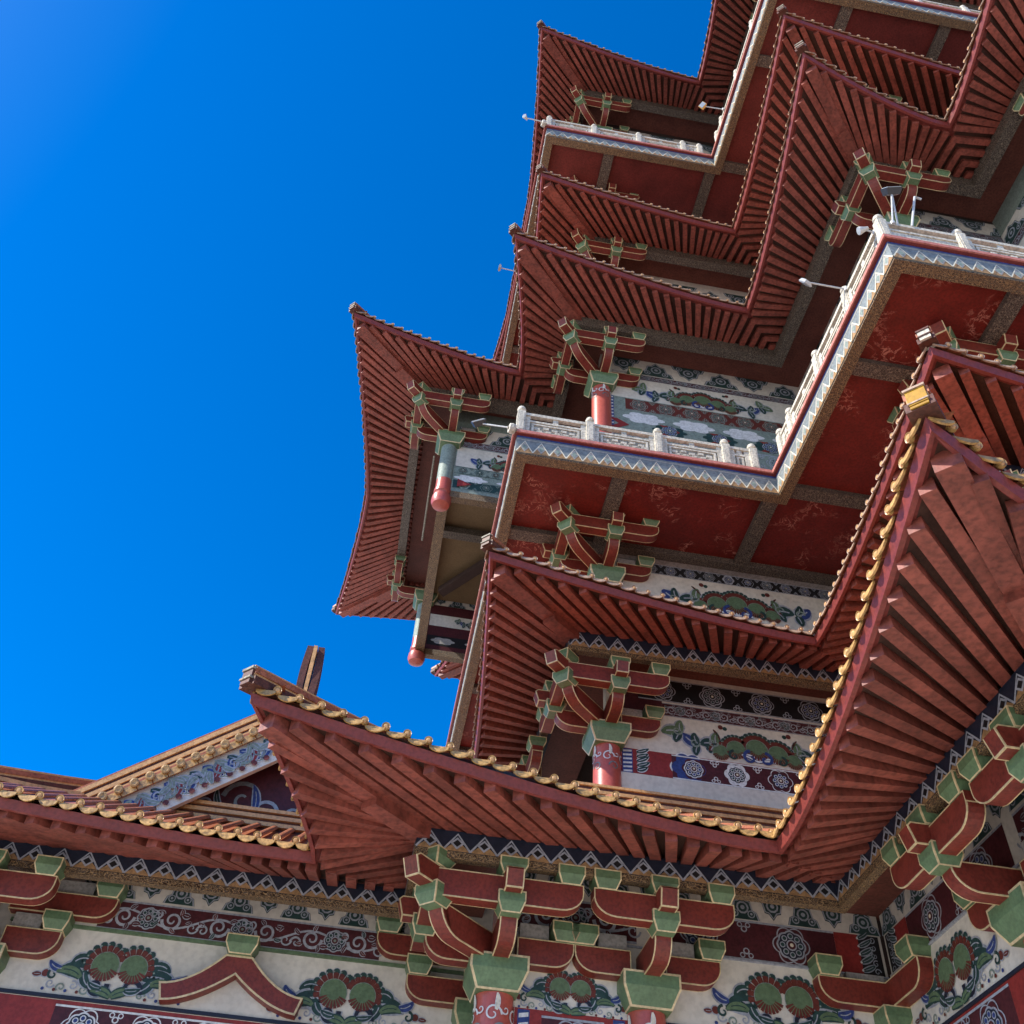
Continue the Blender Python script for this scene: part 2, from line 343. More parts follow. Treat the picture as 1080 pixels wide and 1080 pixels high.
    def zigzag(s, u0, u1, v0, v1, pitch, top='navy', low='tan', line='grey_line', dia='black', lw=.035):
        h = v1 - v0; n = max(1, round((u1 - u0) / pitch)); p = (u1 - u0) / n
        s.rect(u0, u1, v0, v1, top, 1)
        for k in range(n):
            a = u0 + p * k; m = a + p / 2; b = a + p
            s.poly([(a, v0 + .02 * h), (b, v0 + .02 * h), (m, v0 + .55 * h)][::1], low, 2)
            s.ribbon([(a, v0 + .04 * h), (m, v0 + .86 * h), (b, v0 + .04 * h)], lambda t: lw, line, 3)
            q = .26 * p
            s.poly([(m, v0 + .70 * h), (m + q, v0 + .40 * h), (m, v0 + .10 * h), (m - q, v0 + .40 * h)], line, 4)
            q *= .62
            s.poly([(m, v0 + .58 * h), (m + q, v0 + .40 * h), (m, v0 + .22 * h), (m - q, v0 + .40 * h)], dia, 5)
        s.rect(u0, u1, v1 - .08 * h, v1, line if top == 'sky_blue' else top, 3)
    def teeth(s, u0, u1, v0, v1, pitch):
        h = v1 - v0; n = max(1, round((u1 - u0) / pitch)); p = (u1 - u0) / n
        s.rect(u0, u1, v0, v1, 'sky_blue', 1); s.rect(u0, u1, v1 - .10 * h, v1, 'blue', 2); s.rect(u0, u1, v1 - .24 * h, v1 - .19 * h, 'plaster_grey', 2)
        for k in range(n):
            a = u0 + p * k; m = a + p / 2; b = a + p
            s.poly([(a, v0), (b, v0), (m, v0 + .66 * h)], 'tan', 2)
            s.poly([(m, v0 + .06 * h), (m + .27 * p, v0 + .34 * h), (m, v0 + .62 * h), (m - .27 * p, v0 + .34 * h)], 'plaster_grey', 3)
            s.poly([(m, v0 + .16 * h), (m + .16 * p, v0 + .34 * h), (m, v0 + .50 * h), (m - .16 * p, v0 + .34 * h)], 'sage', 4)
            s.ribbon([(a, v0 + .02), (m, v0 + .68 * h), (b, v0 + .02)], lambda t: .034, 'cream', 5)

def plane_fn(side, w):          # (u, v, off) on the wall plane facing the outside
    return lambda u, v, off: P3(side, u, w - off, v)

# ------------------------------------------------------------------ bordered solids: bracket arms, blocks
def solid(name, verts, faces, regions, base, border, parent, trim='trim', base2=None, plain=()):
    bm = bmesh.new(); vs = [bm.verts.new(v) for v in verts]; fs = [bm.faces.new([vs[i] for i in f]) for f in faces]
    bmesh.ops.recalc_face_normals(bm, faces=bm.faces[:])
    for f in bm.faces: f.material_index = 0
    for r in regions:
        res = bmesh.ops.inset_region(bm, faces=[fs[i] for i in r if fs[i].is_valid], thickness=border, use_even_offset=True, use_boundary=True)
        for f in res['faces']: f.material_index = 1
    me = bpy.data.meshes.new(name); bm.to_mesh(me); bm.free()
    me.materials.append(MATS[base]); me.materials.append(MATS[trim])
    return link(name, me, parent)

class Loc:                      # a bracket's local frame: a along the wall, b outwards, z up
    def __init__(s, side, cx, cy, zb, k=1.0, flip=False): s.side, s.cx, s.cy, s.zb, s.k, s.flip = side, cx, cy, zb, k, flip
    def __call__(s, a, b, z):
        if s.flip: a, b = -b, -a
        return P3(s.side, s.cx + a, s.cy - b, s.zb + z * s.k)

def prism_dir(loc, d, prof, hw):     # profile (r, z) along horizontal direction d (a,b), half-width hw
    pa = (-d[1], d[0]); n = len(prof); V = []
    for sg in (-1, 1):
        for r, z in prof: V.append(loc(d[0] * r + pa[0] * hw * sg, d[1] * r + pa[1] * hw * sg, z))
    F = [tuple(range(n)), tuple(range(2 * n - 1, n - 1, -1))]
    for i in range(n): j = (i + 1) % n; F.append((i, j, n + j, n + i))
    return V, F

def arc_prof(L, z0, z1, r, inner=0.0):
    p = [(inner, z1), (L, z1)]
    n = 7
    for k in range(n + 1):
        a = k / n * PI / 2
        p.append((L - r + r * math.cos(a), z0 + r * .9 - r * .9 * math.sin(a)))
    p.append((inner, z0))
    return p
def arc2_prof(La, Lb, z0, z1, r, ra=True, rb=True):
    p = [(-La, z1), (Lb, z1)]; n = 6
    if rb: p += [(Lb - r + r * math.cos(k / n * PI / 2), z0 + r * .8 - r * .8 * math.sin(k / n * PI / 2)) for k in range(n + 1)]
    else: p.append((Lb, z0))
    if ra: p += [(-La + r - r * math.sin(k / n * PI / 2), z0 + r * .8 - r * .8 * math.cos(k / n * PI / 2)) for k in range(n + 1)]
    else: p.append((-La, z0))
    return p

def arm(loc, d, prof, hw, parent, name='bracket_arm', bd=.02, nz=None):
    V, F = prism_dir(loc, d, prof, hw); n = len(prof)
    strip = [i for i in range(2, len(F)) if i not in (2,)]
    strip = strip[:-1] if nz is None else nz
    return solid(name, V, F, [[0], [1], strip], 'red_arm', bd, parent)

def dou(loc, a, b, z0, z1, s, parent, name='bearing_block', rot=0.0, taper=.68, bd=.022, mid=.5):
    zm = z0 + (z1 - z0) * mid; V = []
    for hs, z in ((s * taper / 2, z0), (s / 2, zm), (s / 2, z1)):
        for x, y in ((-1, -1), (1, -1), (1, 1), (-1, 1)):
            q = (x * hs * math.cos(rot) - y * hs * math.sin(rot), x * hs * math.sin(rot) + y * hs * math.cos(rot))
            V.append(loc(a + q[0], b + q[1], z))
    F = [(0, 1, 2, 3)]
    for L in (0, 4):
        for i in range(4): j = (i + 1) % 4; F.append((L + i, L + j, L + 4 + j, L + 4 + i))
    F.append((11, 10, 9, 8))
    return solid(name, V, F, [[1 + i, 5 + i] for i in range(4)], 'green', bd, parent)

def merge(objs, name, parent):        # far sets: one mesh
    bm = bmesh.new(); names = []
    me = bpy.data.meshes.new(name)
    for o in objs:
        off = []
        for m in o.data.materials:
            if m.name not in names: names.append(m.name); me.materials.append(m)
            off.append(names.index(m.name))
        t = o.data.copy()
        for p in t.polygons: p.material_index = off[p.material_index]
        bm.from_mesh(t); bpy.data.meshes.remove(t)
    bm.to_mesh(me); bm.free()
    for o in objs: bpy.data.objects.remove(o)
    return link(name, me, parent)

def bracket(parent, side, cx, cy, zb, k=1.0, corner=True, far=False, right=1.2, left=1.2, flip=False, wall=True, cap=.98):
    loc = Loc(side, cx, cy, zb, k, flip); sub = []
    root = dou(loc, 0, 0, 0, .55, cap, parent, 'bracket_set', 0, .72, .035, .55)
    Q = root
    outd = [(0, 1, 1.0)]
    if corner: outd += [(-1, 0, 1.0), (-.7071, .7071, 1.38)]
    for a, b, m in outd:
        sub.append(arm(loc, (a, b), arc_prof(1.26 * m, .48, .93, .40 * (m if m > 1 else 1), 0), .145, Q))
        ra = math.atan2(b, a)
        sub.append(dou(loc, a * 1.28 * m, b * 1.28 * m, .82, 1.16, .46, Q, rot=ra))
        # beam head above the block
        pr = [(1.0 * m, 1.46), (1.72 * m, 1.46), (1.78 * m, 1.40), (1.70 * m, 1.12), (1.0 * m, 1.12)]
        V, F = prism_dir(loc, (a, b), pr, .15); sub.append(solid('beam_head', V, F, [[0], [1], [3, 4], [5]], 'red_arm', .022, Q))
        sub.append(dou(loc, a * 1.32 * m, b * 1.32 * m, 1.45, 1.72, .48, Q, rot=ra if m == 1 else ra))
    # cross arm parallel to the wall
    La = left if not corner else 1.28
    pr = arc2_prof(La, right, .96, 1.42, .38, not corner, True)
    V, F = prism_dir(lambda a, b, z: loc(a, b + 1.3, z), (1, 0), pr, .14)
    sub.append(solid('cross_arm', V, F, [[0], [1], list(range(3, len(F) - 1))], 'red_arm', .02, Q))
    sub.append(dou(loc, right - .22, 1.3, 1.40, 1.72, .46, Q))
    if not corner: sub.append(dou(loc, -La + .22, 1.3, 1.40, 1.72, .46, Q))
    if corner:
        pr = arc2_prof(1.28, 1.2, .96, 1.42, .38, False, True)
        V, F = prism_dir(lambda a, b, z: loc(a - 1.3, b, z), (0, -1), pr, .14)
        sub.append(solid('cross_arm', V, F, [[0], [1], list(range(3, len(F) - 1))], 'red_arm', .02, Q))
        sub.append(dou(loc, -1.3, -.98, 1.40, 1.72, .46, Q))
    if wall:
        for sg in ((1,) if corner else (1, -1)):
            pr = arc_prof(1.28, .50, .94, .36, .3)
            V, F = prism_dir(lambda a, b, z: loc(a, b + .14, z), (sg, 0), pr, .14)
            sub.append(solid('wall_arm', V, F, [[0], [1], list(range(3, len(F) - 1))], 'red_arm', .02, Q))
            sub.append(dou(loc, sg * 1.12, .16, .93, 1.26, .48, Q))
            V, F = prism_dir(lambda a, b, z: loc(a, b + .1, z), (sg, 0), [(.35, 1.22), (.85, 1.22), (.85, .94), (.35, .94)], .1)
            sub.append(solid('filler_board', V, F, [], 'plaster_grey', .02, Q))
    if far: return merge([root] + sub, 'bracket_set', parent)
    return root

# ------------------------------------------------------------------ roofs
class Roof:
    def __init__(s, path, o, d, zp, ze, rise, D, ztop, lr=8.5, sp=.38, rw=.15, rh=.15, tsp=.33, tr=.055, th=.10, tm='tile_pale'):
        s.path = [Vector(p) for p in path]; s.o, s.d, s.zp, s.ze, s.rise, s.D, s.ztop = o, d, zp, ze, rise, D, ztop
        s.lr, s.sp, s.rw, s.rh, s.tsp = lr, sp, rw, rh, tsp
        s.tr, s.th, s.tm = tr, th, tm
        n = len(path); s.dir = [(s.path[i + 1] - s.path[i]).normalized() for i in range(n - 1)]
        s.len = [(s.path[i + 1] - s.path[i]).length for i in range(n - 1)]
        s.kind = ['open'] * n
        for i in range(1, n - 1):
            a, b = s.dir[i - 1], s.dir[i]; s.kind[i] = 'convex' if a.x * b.y - a.y * b.x > 0 else 'concave'
    def frame(s, i): d = s.dir[i]; return s.path[i], d, Vector((d.y, -d.x))
    def pt(s, i, t, out, z): p, d, n = s.frame(i); q = p + d * t + n * out; return Vector((q.x, q.y, z))
    def ends(s, i):
        ka, kb = s.kind[i], s.kind[i + 1]; L = s.len[i]
        ts = -(s.o + s.d) if ka == 'convex' else (s.o if ka == 'concave' else 0)
        te = L + s.o + s.d if kb == 'convex' else (L - s.o if kb == 'concave' else L)
        return ts, te
    def eave(s, i, t):
        ts, te = s.ends(i); g = 0; lr = min(s.lr, (te - ts) * (.5 if s.kind[i] == 'convex' and s.kind[i + 1] == 'convex' else .95))
        if s.kind[i] == 'convex': g = max(g, 1 - (t - ts) / lr)
        if s.kind[i + 1] == 'convex': g = max(g, 1 - (te - t) / lr)
        g = max(0, min(1, g)) ** 1.35
        return s.o + s.d * g, s.ze + s.rise * g
    def base(s, i, t):
        ts, te = s.ends(i); L = s.len[i]
        a = .12 if s.kind[i] == 'convex' else ts; b = L - .12 if s.kind[i + 1] == 'convex' else te
        return a + (b - a) * (t - ts) / (te - ts)
    def samples(s, i, n=None):
        ts, te = s.ends(i); n = n or max(4, int((te - ts) / .35)); return [ts + (te - ts) * k / n for k in range(n + 1)]
    def valleys(s, i):     # extra perpendicular runs next to concave corners: list of (t, outward reach)
        r = []
        ts, te = s.ends(i); L = s.len[i]
        if s.kind[i + 1] == 'concave': r.append((te, L, lambda t, L=L: L - t))
        if s.kind[i] == 'concave': r.append((ts, 0.0, lambda t: t))
        return r
    def rafter(s, mb, A, B):
        A = Vector(A); B = Vector(B); d = (B - A); h = Vector((d.x, d.y, 0)).normalized(); pr = Vector((-h.y, h.x, 0)) * s.rw / 2
        dn = Vector((0, 0, -s.rh)); up = Vector((0, 0, .015))
        mb.box8([A - pr + dn, A + pr + dn, B + pr + dn, B - pr + dn, A - pr + up, A + pr + up, B + pr + up, B - pr + up], 'red_beam')
    def build(s, parent, edges=None, ind=0, name='eave_roof', rest=None, tips=(), tubes=True, ridge=True):
        edges = edges if edges is not None else range(len(s.dir))
        zd = s.zp + s.rh
        deck = MB(); rafs = []
        for i in edges:
            S = s.samples(i)
            rows = [(s.pt(i, s.base(i, t), -.2, zd + .02), s.pt(i, t, *s.eave(i, t))) for t in S]
            rows = [(a, a.lerp(b, 1 - .22 / (b - a).length), b) for a, b in rows]
            for a, b in zip(rows, rows[1:]): deck.face([a[0], b[0], b[1], a[1]], 'deck'); deck.face([a[1], b[1], b[2], a[2]], 'eave_board')
            for t0, t1, f in s.valleys(i):
                n = 6; rr = []
                for k in range(n + 1):
                    t = t0 + (t1 - t0) * k / n; q = f(t); zv = lambda w: zd + (s.ze - zd) * w / s.o
                    qb = min(q, s.o - .3); rr.append((s.pt(i, t, -.2, zd + .02), s.pt(i, t, qb, zv(qb)), s.pt(i, t, q, zv(q))))
                for a, b in zip(rr, rr[1:]):
                    deck.face([a[0], b[0], b[1], a[1]], 'deck')
                    if (a[2] - a[1]).length > .01: deck.face([a[1], b[1], b[2], a[2]], 'eave_board')
            # ceiling between purlin and wall
            L = s.len[i]; a = 0 if s.kind[i] != 'convex' else 0; W = 1.45
            ta = 0; tb = L
            ja = W if s.kind[i] == 'convex' else (-W if s.kind[i] == 'concave' else 0); jb = -W if s.kind[i + 1] == 'convex' else (W if s.kind[i + 1] == 'concave' else 0)
            deck.face([s.pt(i, ja * .1 / W, -.1, zd), s.pt(i, L + jb * .1 / W, -.1, zd), s.pt(i, L + jb, -W, zd), s.pt(i, ja, -W, zd)], 'inner_ceiling')
            # top sheet, hip to hip / valley to valley
            ts, te = s.ends(i); T0 = ts; T1 = te
            if s.kind[i] == 'concave': T0 = -s.D
            if s.kind[i + 1] == 'concave': T1 = s.len[i] + s.D
            nn = max(6, int((T1 - T0) / .4)); prev = None
            for k in range(nn + 1):
                r = s.toprow(i, T0 + (T1 - T0) * k / nn)
                if prev and r: deck.face([prev[0], r[0], r[1], prev[1]], 'tile_body')
                prev = r
            # rafters
            n = max(2, round((te - ts) / s.sp)); st = (te - ts) / n; cva, cvb = s.kind[i] == 'convex', s.kind[i + 1] == 'convex'
            def ease(q, e=.27):
                if cva and not cvb: return q + e * q * (1 - q)
                if cvb and not cva: return q - e * q * (1 - q)
                return q
            lo = 1 if s.kind[i] == 'convex' else 0; hi = n if s.kind[i + 1] == 'convex' else n + 1
            for k in range(lo, hi):
                t = ts + (te - ts) * ease(k / n)
                A = s.pt(i, s.base(i, t), -.25, 0); out, z = s.eave(i, t); B = s.pt(i, t, out, z)
                hd = (Vector((B.x, B.y)) - Vector((A.x, A.y))).length
                A.z = zd + (zd - z) * .25 / max(hd, .1)
                f = 1 - .17 / hd; E = A.lerp(B, f); rafs.append((A, E))
            for t0, t1, f in s.valleys(i):
                stv = .34; m = int(abs(t1 - t0) / stv)
                for k in range(1, m + 1):
                    t = t0 + (t1 - t0) / abs(t1 - t0) * stv * k; q = f(t)
                    if q < .12: continue
                    A = s.pt(i, t, -.25, zd); B = s.pt(i, t, q + .06, zd + (s.ze - zd) * q / s.o); rafs.append((A, B))
        root = deck.build(name, parent, recalc=False)
        if ind:
            for A, E in rafs:
                mb = MB(); s.rafter(mb, A, E); mb.build('rafter', root)
        else:
            for A, E in rafs: s.rafter(rest, A, E)
        # fascia and tiles
        fa = MB(); ti = MB()
        for i in edges:
            S = s.samples(i); rings = []
            for k, t in enumerate(S):
                out, z = s.eave(i, t); r = []
                for e, dz in ((-.07, -.03), (0, -.03), (.045, .13), (-.07, .13)):
                    tt = t
                    if k == 0 and s.kind[i] != 'open': tt = t - e if s.kind[i] == 'convex' else t + e
                    if k == len(S) - 1 and s.kind[i + 1] != 'open': tt = t + e if s.kind[i + 1] == 'convex' else t - e
                    r.append(s.pt(i, tt, out + e, z + dz))
                rings.append(r)
            fa.sweep(rings, 'red')
            ts, te = s.ends(i); n = max(2, round((te - ts) / s.tsp)); st = (te - ts) / n
            for k in range(n + 1):
                t = ts + st * k
                p, d, nrm = s.frame(i); d3 = Vector((d.x, d.y, 0)); n3 = Vector((nrm.x, nrm.y, 0)); up = Vector((0, 0, 1))
                jz = random.uniform(-.012, .012); jo = random.uniform(-.015, .015)
                sl = (s.ztop - s.ze) / (s.D + s.o)
                if (s.kind[i] == 'convex' and k == 0) or (s.kind[i + 1] == 'convex' and k == n): pass
                else:
                    out, z = s.eave(i, t); r = s.tr; c = s.pt(i, t, out + .11 + jo, z + .275 + jz)
                    ax = (n3 * 1 - up * .12).normalized(); u2 = ax.cross(d3).normalized()
                    R1 = [c + d3 * r * math.cos(2 * PI * q / 12) + u2 * r * math.sin(2 * PI * q / 12) for q in range(12)]
                    R0 = [x - ax * .05 for x in R1]
                    R2 = [c + ax * .012 + (x - c) * .55 for x in R1]
                    ti.sweep([R0, R1, [c + (x - c) * .74 - ax * .012 for x in R1]], s.tm); ti.sweep([[c + (x - c) * .70 - ax * .014 for x in R1], [c + (x - c) * .45 + ax * .004 for x in R1], [c + (x - c) * .2 + ax * .006 for x in R1]], 'ridge_gold')
                    if tubes:
                        row = s.toprow(i, t)
                        if row:
                            a, b = row; a = s.pt(i, t, out + .10 + jo, z + .25 + jz); b = b + up * .05
                            rr = []
                            for q in (a, b): rr.append([q + d3 * s.tr * .95 * math.cos(PI * w / 6) + up * s.tr * .95 * math.sin(PI * w / 6) for w in range(7)] )
                            ti.sweep(rr, 'tile_body')
                if k < n:
                    tm = t + st / 2; out, z = s.eave(i, tm); c = s.pt(i, tm, out + .10 + jo, z + .235 + jz); w = st * .46; hgt = s.th
                    pr = [(-1, .03), (-.55, -.02), (0, -.05), (.55, -.02), (1, .03), (.92, -.45), (.62, -.8), (.25, -1), (0, -1.05), (-.25, -1), (-.62, -.8), (-.92, -.45)]
                    sl3 = (-up + n3 * .28).normalized()
                    F = [c + d3 * w * x - sl3 * (hgt * y) for x, y in pr]; Bk = [x - n3 * .03 for x in F]
                    ti.sweep([F, Bk], s.tm)
                    a = s.pt(i, tm - st * .5, out + .09, z + .22); b = s.pt(i, tm + st * .5, out + .09, z + .22)
                    a2 = s.pt(i, tm - st * .5, out - .35, z + .21 + .35 * sl); b2 = s.pt(i, tm + st * .5, out - .35, z + .21 + .35 * sl)
                    ti.face([a, b, b2, a2], 'tile_body')
        fa.build('fascia_board', root); ti.build('eave_tiles', root, recalc=False)
        # hips
        done = set()
        for i in edges:
            for c in (i, i + 1):
                if s.kind[c] != 'convex' or c in done: continue
                done.add(c); P = s.path[c]; n1 = s.frame(c - 1)[2]; n2 = s.frame(c)[2]; dg = (n1 + n2)
                f = lambda q, z: Vector((P.x + dg.x * q, P.y + dg.y * q, z))
                zt = s.ze + s.rise; R = s.o + s.d
                hb = MB(); A = f(-.35, zd + .1); B = f(R - .26, zt + .02); pr = Vector((-dg.y, dg.x, 0)).normalized() * .165
                h0 = Vector((0, 0, -.46)); h1 = Vector((0, 0, -.34))
                mid = A.lerp(B, .45)
                hb.box8([A - pr + h0, A + pr + h0, mid + pr + h0, mid - pr + h0, A - pr, A + pr, mid + pr, mid - pr], 'red_beam')
                p2 = pr * .93
                hb.box8([mid - p2 + h1, mid + p2 + h1, B + p2 + h1 * .85, B - p2 + h1 * .85, mid - p2, mid + p2, B + p2, B - p2], 'red_beam')
                hb.build('hip_beam', root)
                rg = MB(); pts = []
                for k in range(9):
                    q = R + .12 - (R + .12 + s.D) * k / 8
                    row = s.toprow(c, -q) if q > -s.D else None
                    zz = s.topz(c, -q, q) ; pts.append(f(q, zz))
                for w, a, b, m in ((.16, .0, .14, 'ridge_dark'), (.12, .14, .2, 'ridge_gold'), (.14, .2, .3, 'tile_body'), (.09, .3, .36, 'ridge_gold')):
                    pw = Vector((-dg.y, dg.x, 0)).normalized() * w
                    rg.sweep([[p - pw + Vector((0, 0, a)), p + pw + Vector((0, 0, a)), p + pw + Vector((0, 0, b)), p - pw + Vector((0, 0, b))] for p in pts], m)
                style = dict(tips).get(c, 'dark')
                t0 = f(R + .02, pts[0].z); nd = Vector((dg.x, dg.y, 0)).normalized(); pw = Vector((-nd.y, nd.x, 0))
                mm = {'dark': ('ridge_dark', 'stone_dark'), 'yellow': ('glaze', 'tile_pale'), 'striped': ('stone', 'ridge_dark')}[style]
                zq = t0.z + .02
                for k, (w, l, a, b) in enumerate(((.10, .14, 0, .08), (.12, .16, .08, .11), (.105, .13, .11, .25), (.12, .15, .25, .29), (.06, .08, .29, .34)) if style != 'yellow' else ((.10, .11, 0, .03), (.09, .10, .03, .04), (.10, .12, .04, .06), (.115, .13, .06, .08), (.105, .12, .08, .27), (.12, .14, .27, .30))):
                    c0 = t0 + nd * .05
                    rg.box8([Vector((*(c0 + pw * x * w + nd * y * l).xy, zq + zz)) for zz in (a, b) for x, y in ((-1, -1), (1, -1), (1, 1), (-1, 1))], mm[k % 2])
                rg.build('hip_ridge', root)
        if ridge:
            wr = MB()
            for i in edges:
                L = s.len[i]; ka, kb = s.kind[i], s.kind[i + 1]
                for e, a, b, m in ((.10, -.35, .0, 'ridge_dark'), (.16, .0, .09, 'ridge_gold'), (.12, .09, .17, 'ridge_dark'), (.16, .17, .25, 'ridge_gold'), (.11, .25, .33, 'ridge_dark'), (.16, .33, .41, 'ridge_gold'), (.08, .41, .52, 'ridge_dark'), (.13, .52, .58, 'ridge_gold')):
                    out = -s.D + .35 + e
                    ta = -out if ka == 'convex' else (out if ka == 'concave' else 0); tb = L + out if kb == 'convex' else (L - out if kb == 'concave' else L)
                    z0 = s.ztop
                    if tb - ta > .2:
                        A = [s.pt(i, ta, out, z0 + a), s.pt(i, tb, out, z0 + a), s.pt(i, tb - (out + s.D) * (1 if kb == 'convex' else 0), -s.D, z0 + a), s.pt(i, ta + (out + s.D) * (1 if ka == 'convex' else 0), -s.D, z0 + a)]
                        wr.box8(A + [v + Vector((0, 0, b - a)) for v in A], m)
            wr.build('wall_ridge', root)
        return root
    def topz(s, i, t, out):
        tc = t
        oe, ze = s.eave(i, min(max(t, s.ends(i)[0]), s.ends(i)[1]))
        z0 = ze + .22
        return z0 + (s.ztop - z0) * (oe - out) / (oe + s.D)
    def toprow(s, i, t):
        ts, te = s.ends(i); L = s.len[i]; ka, kb = s.kind[i], s.kind[i + 1]
        oe = s.eave(i, min(max(t, ts), te))[0] if ts <= t <= te else s.o
        a = oe; b = -s.D
        if ka == 'convex': b = max(b, -t)
        elif ka == 'concave' and t < s.o: a = min(a, t)
        if kb == 'convex': b = max(b, t - L)
        elif kb == 'concave' and t > L - s.o: a = min(a, L - t)
        if a - b < .02: return None
        return s.pt(i, t, a, s.topz(i, t, a)), s.pt(i, t, b, s.topz(i, t, b))

def offset_box(mb, R, i, o0, o1, z0, z1, m, ext=0):   # a bar along edge i between two outward offsets, mitred
    L = R.len[i]; ka, kb = R.kind[i], R.kind[i + 1]
    def q(out):
        ta = -out if ka == 'convex' else (out if ka == 'concave' else 0); tb = L + out if kb == 'convex' else (L - out if kb == 'concave' else L)
        return ta, tb
    a0, b0 = q(o0); a1, b1 = q(o1)
    pts = [(a0, o0), (b0, o0), (b1, o1), (a1, o1)]
    mb.box8([R.pt(i, t, o, z0) for t, o in pts] + [R.pt(i, t, o, z1) for t, o in pts], m)

def purlin(parent, R, edges, zig=True, hz=.37, hg=.12):
    zp = R.zp
    for i in edges:
        mb = MB()
        if zig:
            offset_box(mb, R, i, -.14, .14, zp - hz, zp - .002, 'navy'); offset_box(mb, R, i, -.02, .15, zp - hz - hg, zp - hz - .003, 'carved_gold')
            L = R.len[i]; e = .14
            a = -e if R.kind[i] == 'convex' else (e if R.kind[i] == 'concave' else 0); b = L + e if R.kind[i + 1] == 'convex' else (L - e if R.kind[i + 1] == 'concave' else L)
            Paint(mb, lambda u, v, off: R.pt(i, u, .14 + off, v)).zigzag(a, b, zp - hz, zp - .01, .46)
        else:
            offset_box(mb, R, i, -.17, .17, zp - .5, zp - .002, 'carved_beam')
        mb.build('purlin_beam', parent, recalc=False)

# ------------------------------------------------------------------ THE TOWER
TW = thing('pagoda_tower', (20, 27.8, -1.6), 'towering tiered red pagoda with green brackets, painted friezes and stacked upturned eaves', 'pagoda')
rest = MB()
FARY = 37.1
o = 1.95
T1 = Roof([(-8.05, 24), (-8.05, 18.1), (.63, 18.1), (.63, 15.73), (7.93, 15.73), (7.93, 8.88), (10.35, 8.88), (10.35, 2.5)], 1.82, 1.1, 8.30, 7.8, .64, 3.75, 11.08, sp=.45, rw=.19, rh=.17, tr=.064, th=.115, tm='tile')
T2 = Roof([(12, FARY), (3.72, FARY), (3.72, 18.5), (10.7, 18.5), (10.7, 11.52), (26, 11.52)], 1.67, .75, 15.35, 14.75, .42, 1.2, 16.2, sp=.42, rw=.18, rh=.16, tr=.06, th=.10)
T3 = Roof([(12, FARY), (3.72, FARY), (3.72, 33.5), (-1.25, 33.5), (-1.25, 22.5), (3.72, 22.5), (3.72, 18.5), (10.7, 18.5), (10.7, 11.52), (14.3, 11.52), (14.3, 6.55), (24, 6.55)], 1.65, .98, 29.02, 28.72, .35, 1.2, 30.6, sp=.41, rw=.175, th=.09)
T4 = Roof([(12, FARY), (4.3, FARY), (4.3, 18.9), (11.1, 18.9), (11.1, 12.1), (26, 12.1)], 1.72, .72, 35.5, 34.8, .2, 1.2, 36.6, sp=.40, rw=.165, th=.09)
T5 = Roof([(12, FARY), (3.9, FARY), (3.9, 18.55), (10.75, 18.55), (10.75, 11.7), (26, 11.7)], 1.72, .9, 49.1, 48.4, .35, 1.5, 51.0, sp=.40, rw=.165, th=.09)
T1.build(TW, edges=[2, 3, 4, 5, 6], ind=1, tips=[(3, 'dark'), (5, 'yellow')])
T2.build(TW, ridge=False, rest=rest, tips=[(2, 'dark'), (4, 'striped')])
T3.build(TW, ridge=False, rest=rest)
T4.build(TW, ridge=False, rest=rest)
T5.build(TW, ridge=False, rest=rest)
r = rest.build('rafters', TW); r['kind'] = 'stuff'
purlin(TW, T1, [2, 3, 4, 5, 6]); purlin(TW, T2, range(5), hz=.48)
purlin(TW, T3, range(11), False); purlin(TW, T4, range(5), False); purlin(TW, T5, range(5), False)

def column(parent, side, cx, cy, z0, z1, r=.33, scroll=True):
    mb = MB(); c = P3(side, cx, cy, 0)
    mb.lathe(c, [(r * 1.0, z0), (r, z0 + (z1 - z0) * .5), (r * .97, z1)], 'red_col', 28)
    if scroll:
        pm = mb; d0 = -PI / 2 if side == 'A' else PI
        def fn(u, v, off):
            a = d0 + u / r; q = r + .004 + off * .6
            return Vector((c.x + q * math.cos(a), c.y + q * math.sin(a), z1 - .5 + v))
        P = Paint(pm, fn)
        for sx in (-.42, 0, .42):
            P.spiral(sx - .05, .12, .15, 1.2, 0, 1, .035, 'pale_line', 1); P.spiral(sx + .1, -.12, .13, 1.1, PI, -1, .035, 'sky_blue', 2)
            P.leaf(sx, .18, 1.3, .3, .05, .6, 'cream', 'pale_line', 2)
            P.spiral(sx + .16, .2, .08, 1.0, PI, 1, .028, 'pale_line', 3)
    return mb.build('column', parent, smooth=True, recalc=False)

def wallbox(side, u0, u1, w, z0, z1, m='plaster', th=.3, name='wall'):
    mb = MB(); bx(mb, side, u0, u1, w, w + th, z0, z1, m); return mb.build(name, TW)

def frieze(parent, side, w, name, draw):
    mb = MB(); draw(Paint(mb, plane_fn(side, w))); return mb.build(name, parent, recalc=False)

def bar(parent, side, u0, u1, w0, w1, z0, z1, m, name):
    mb = MB(); bx(mb, side, u0, u1, w0, w1, z0, z1, m); return mb.build(name, parent)

def inverted_v(parent, side, u, w, z0, z1, half, name='inverted_bracket'):
    # flared forked bracket in relief with a green block on top
    loc = lambda a, b, z: P3(side, u + a, w - .14 - b, z); h = z1 - z0; n = 8
    up = []; lo = []
    for k in range(n + 1):
        t = k / n
        up.append((.24 + (half - .24) * t, z0 + h * (.34 + .66 * (1 - t) ** 1.9)))
        lo.append((half * .93 * t, z0 + h * (.0 + .62 * (1 - t) ** 1.7)))
    prof = [(-x, z) for x, z in reversed(up)] + up + [(x, z) for x, z in reversed(lo)] + [(-x, z) for x, z in lo[1:]]
    V, F = prism_dir(loc, (1, 0), prof, .12)
    root = solid(name, V, F, [[0], [1]], 'red_arm', .035, parent)
    dou(loc, 0, 0, z1, z1 + .32, .58, root)
    return root

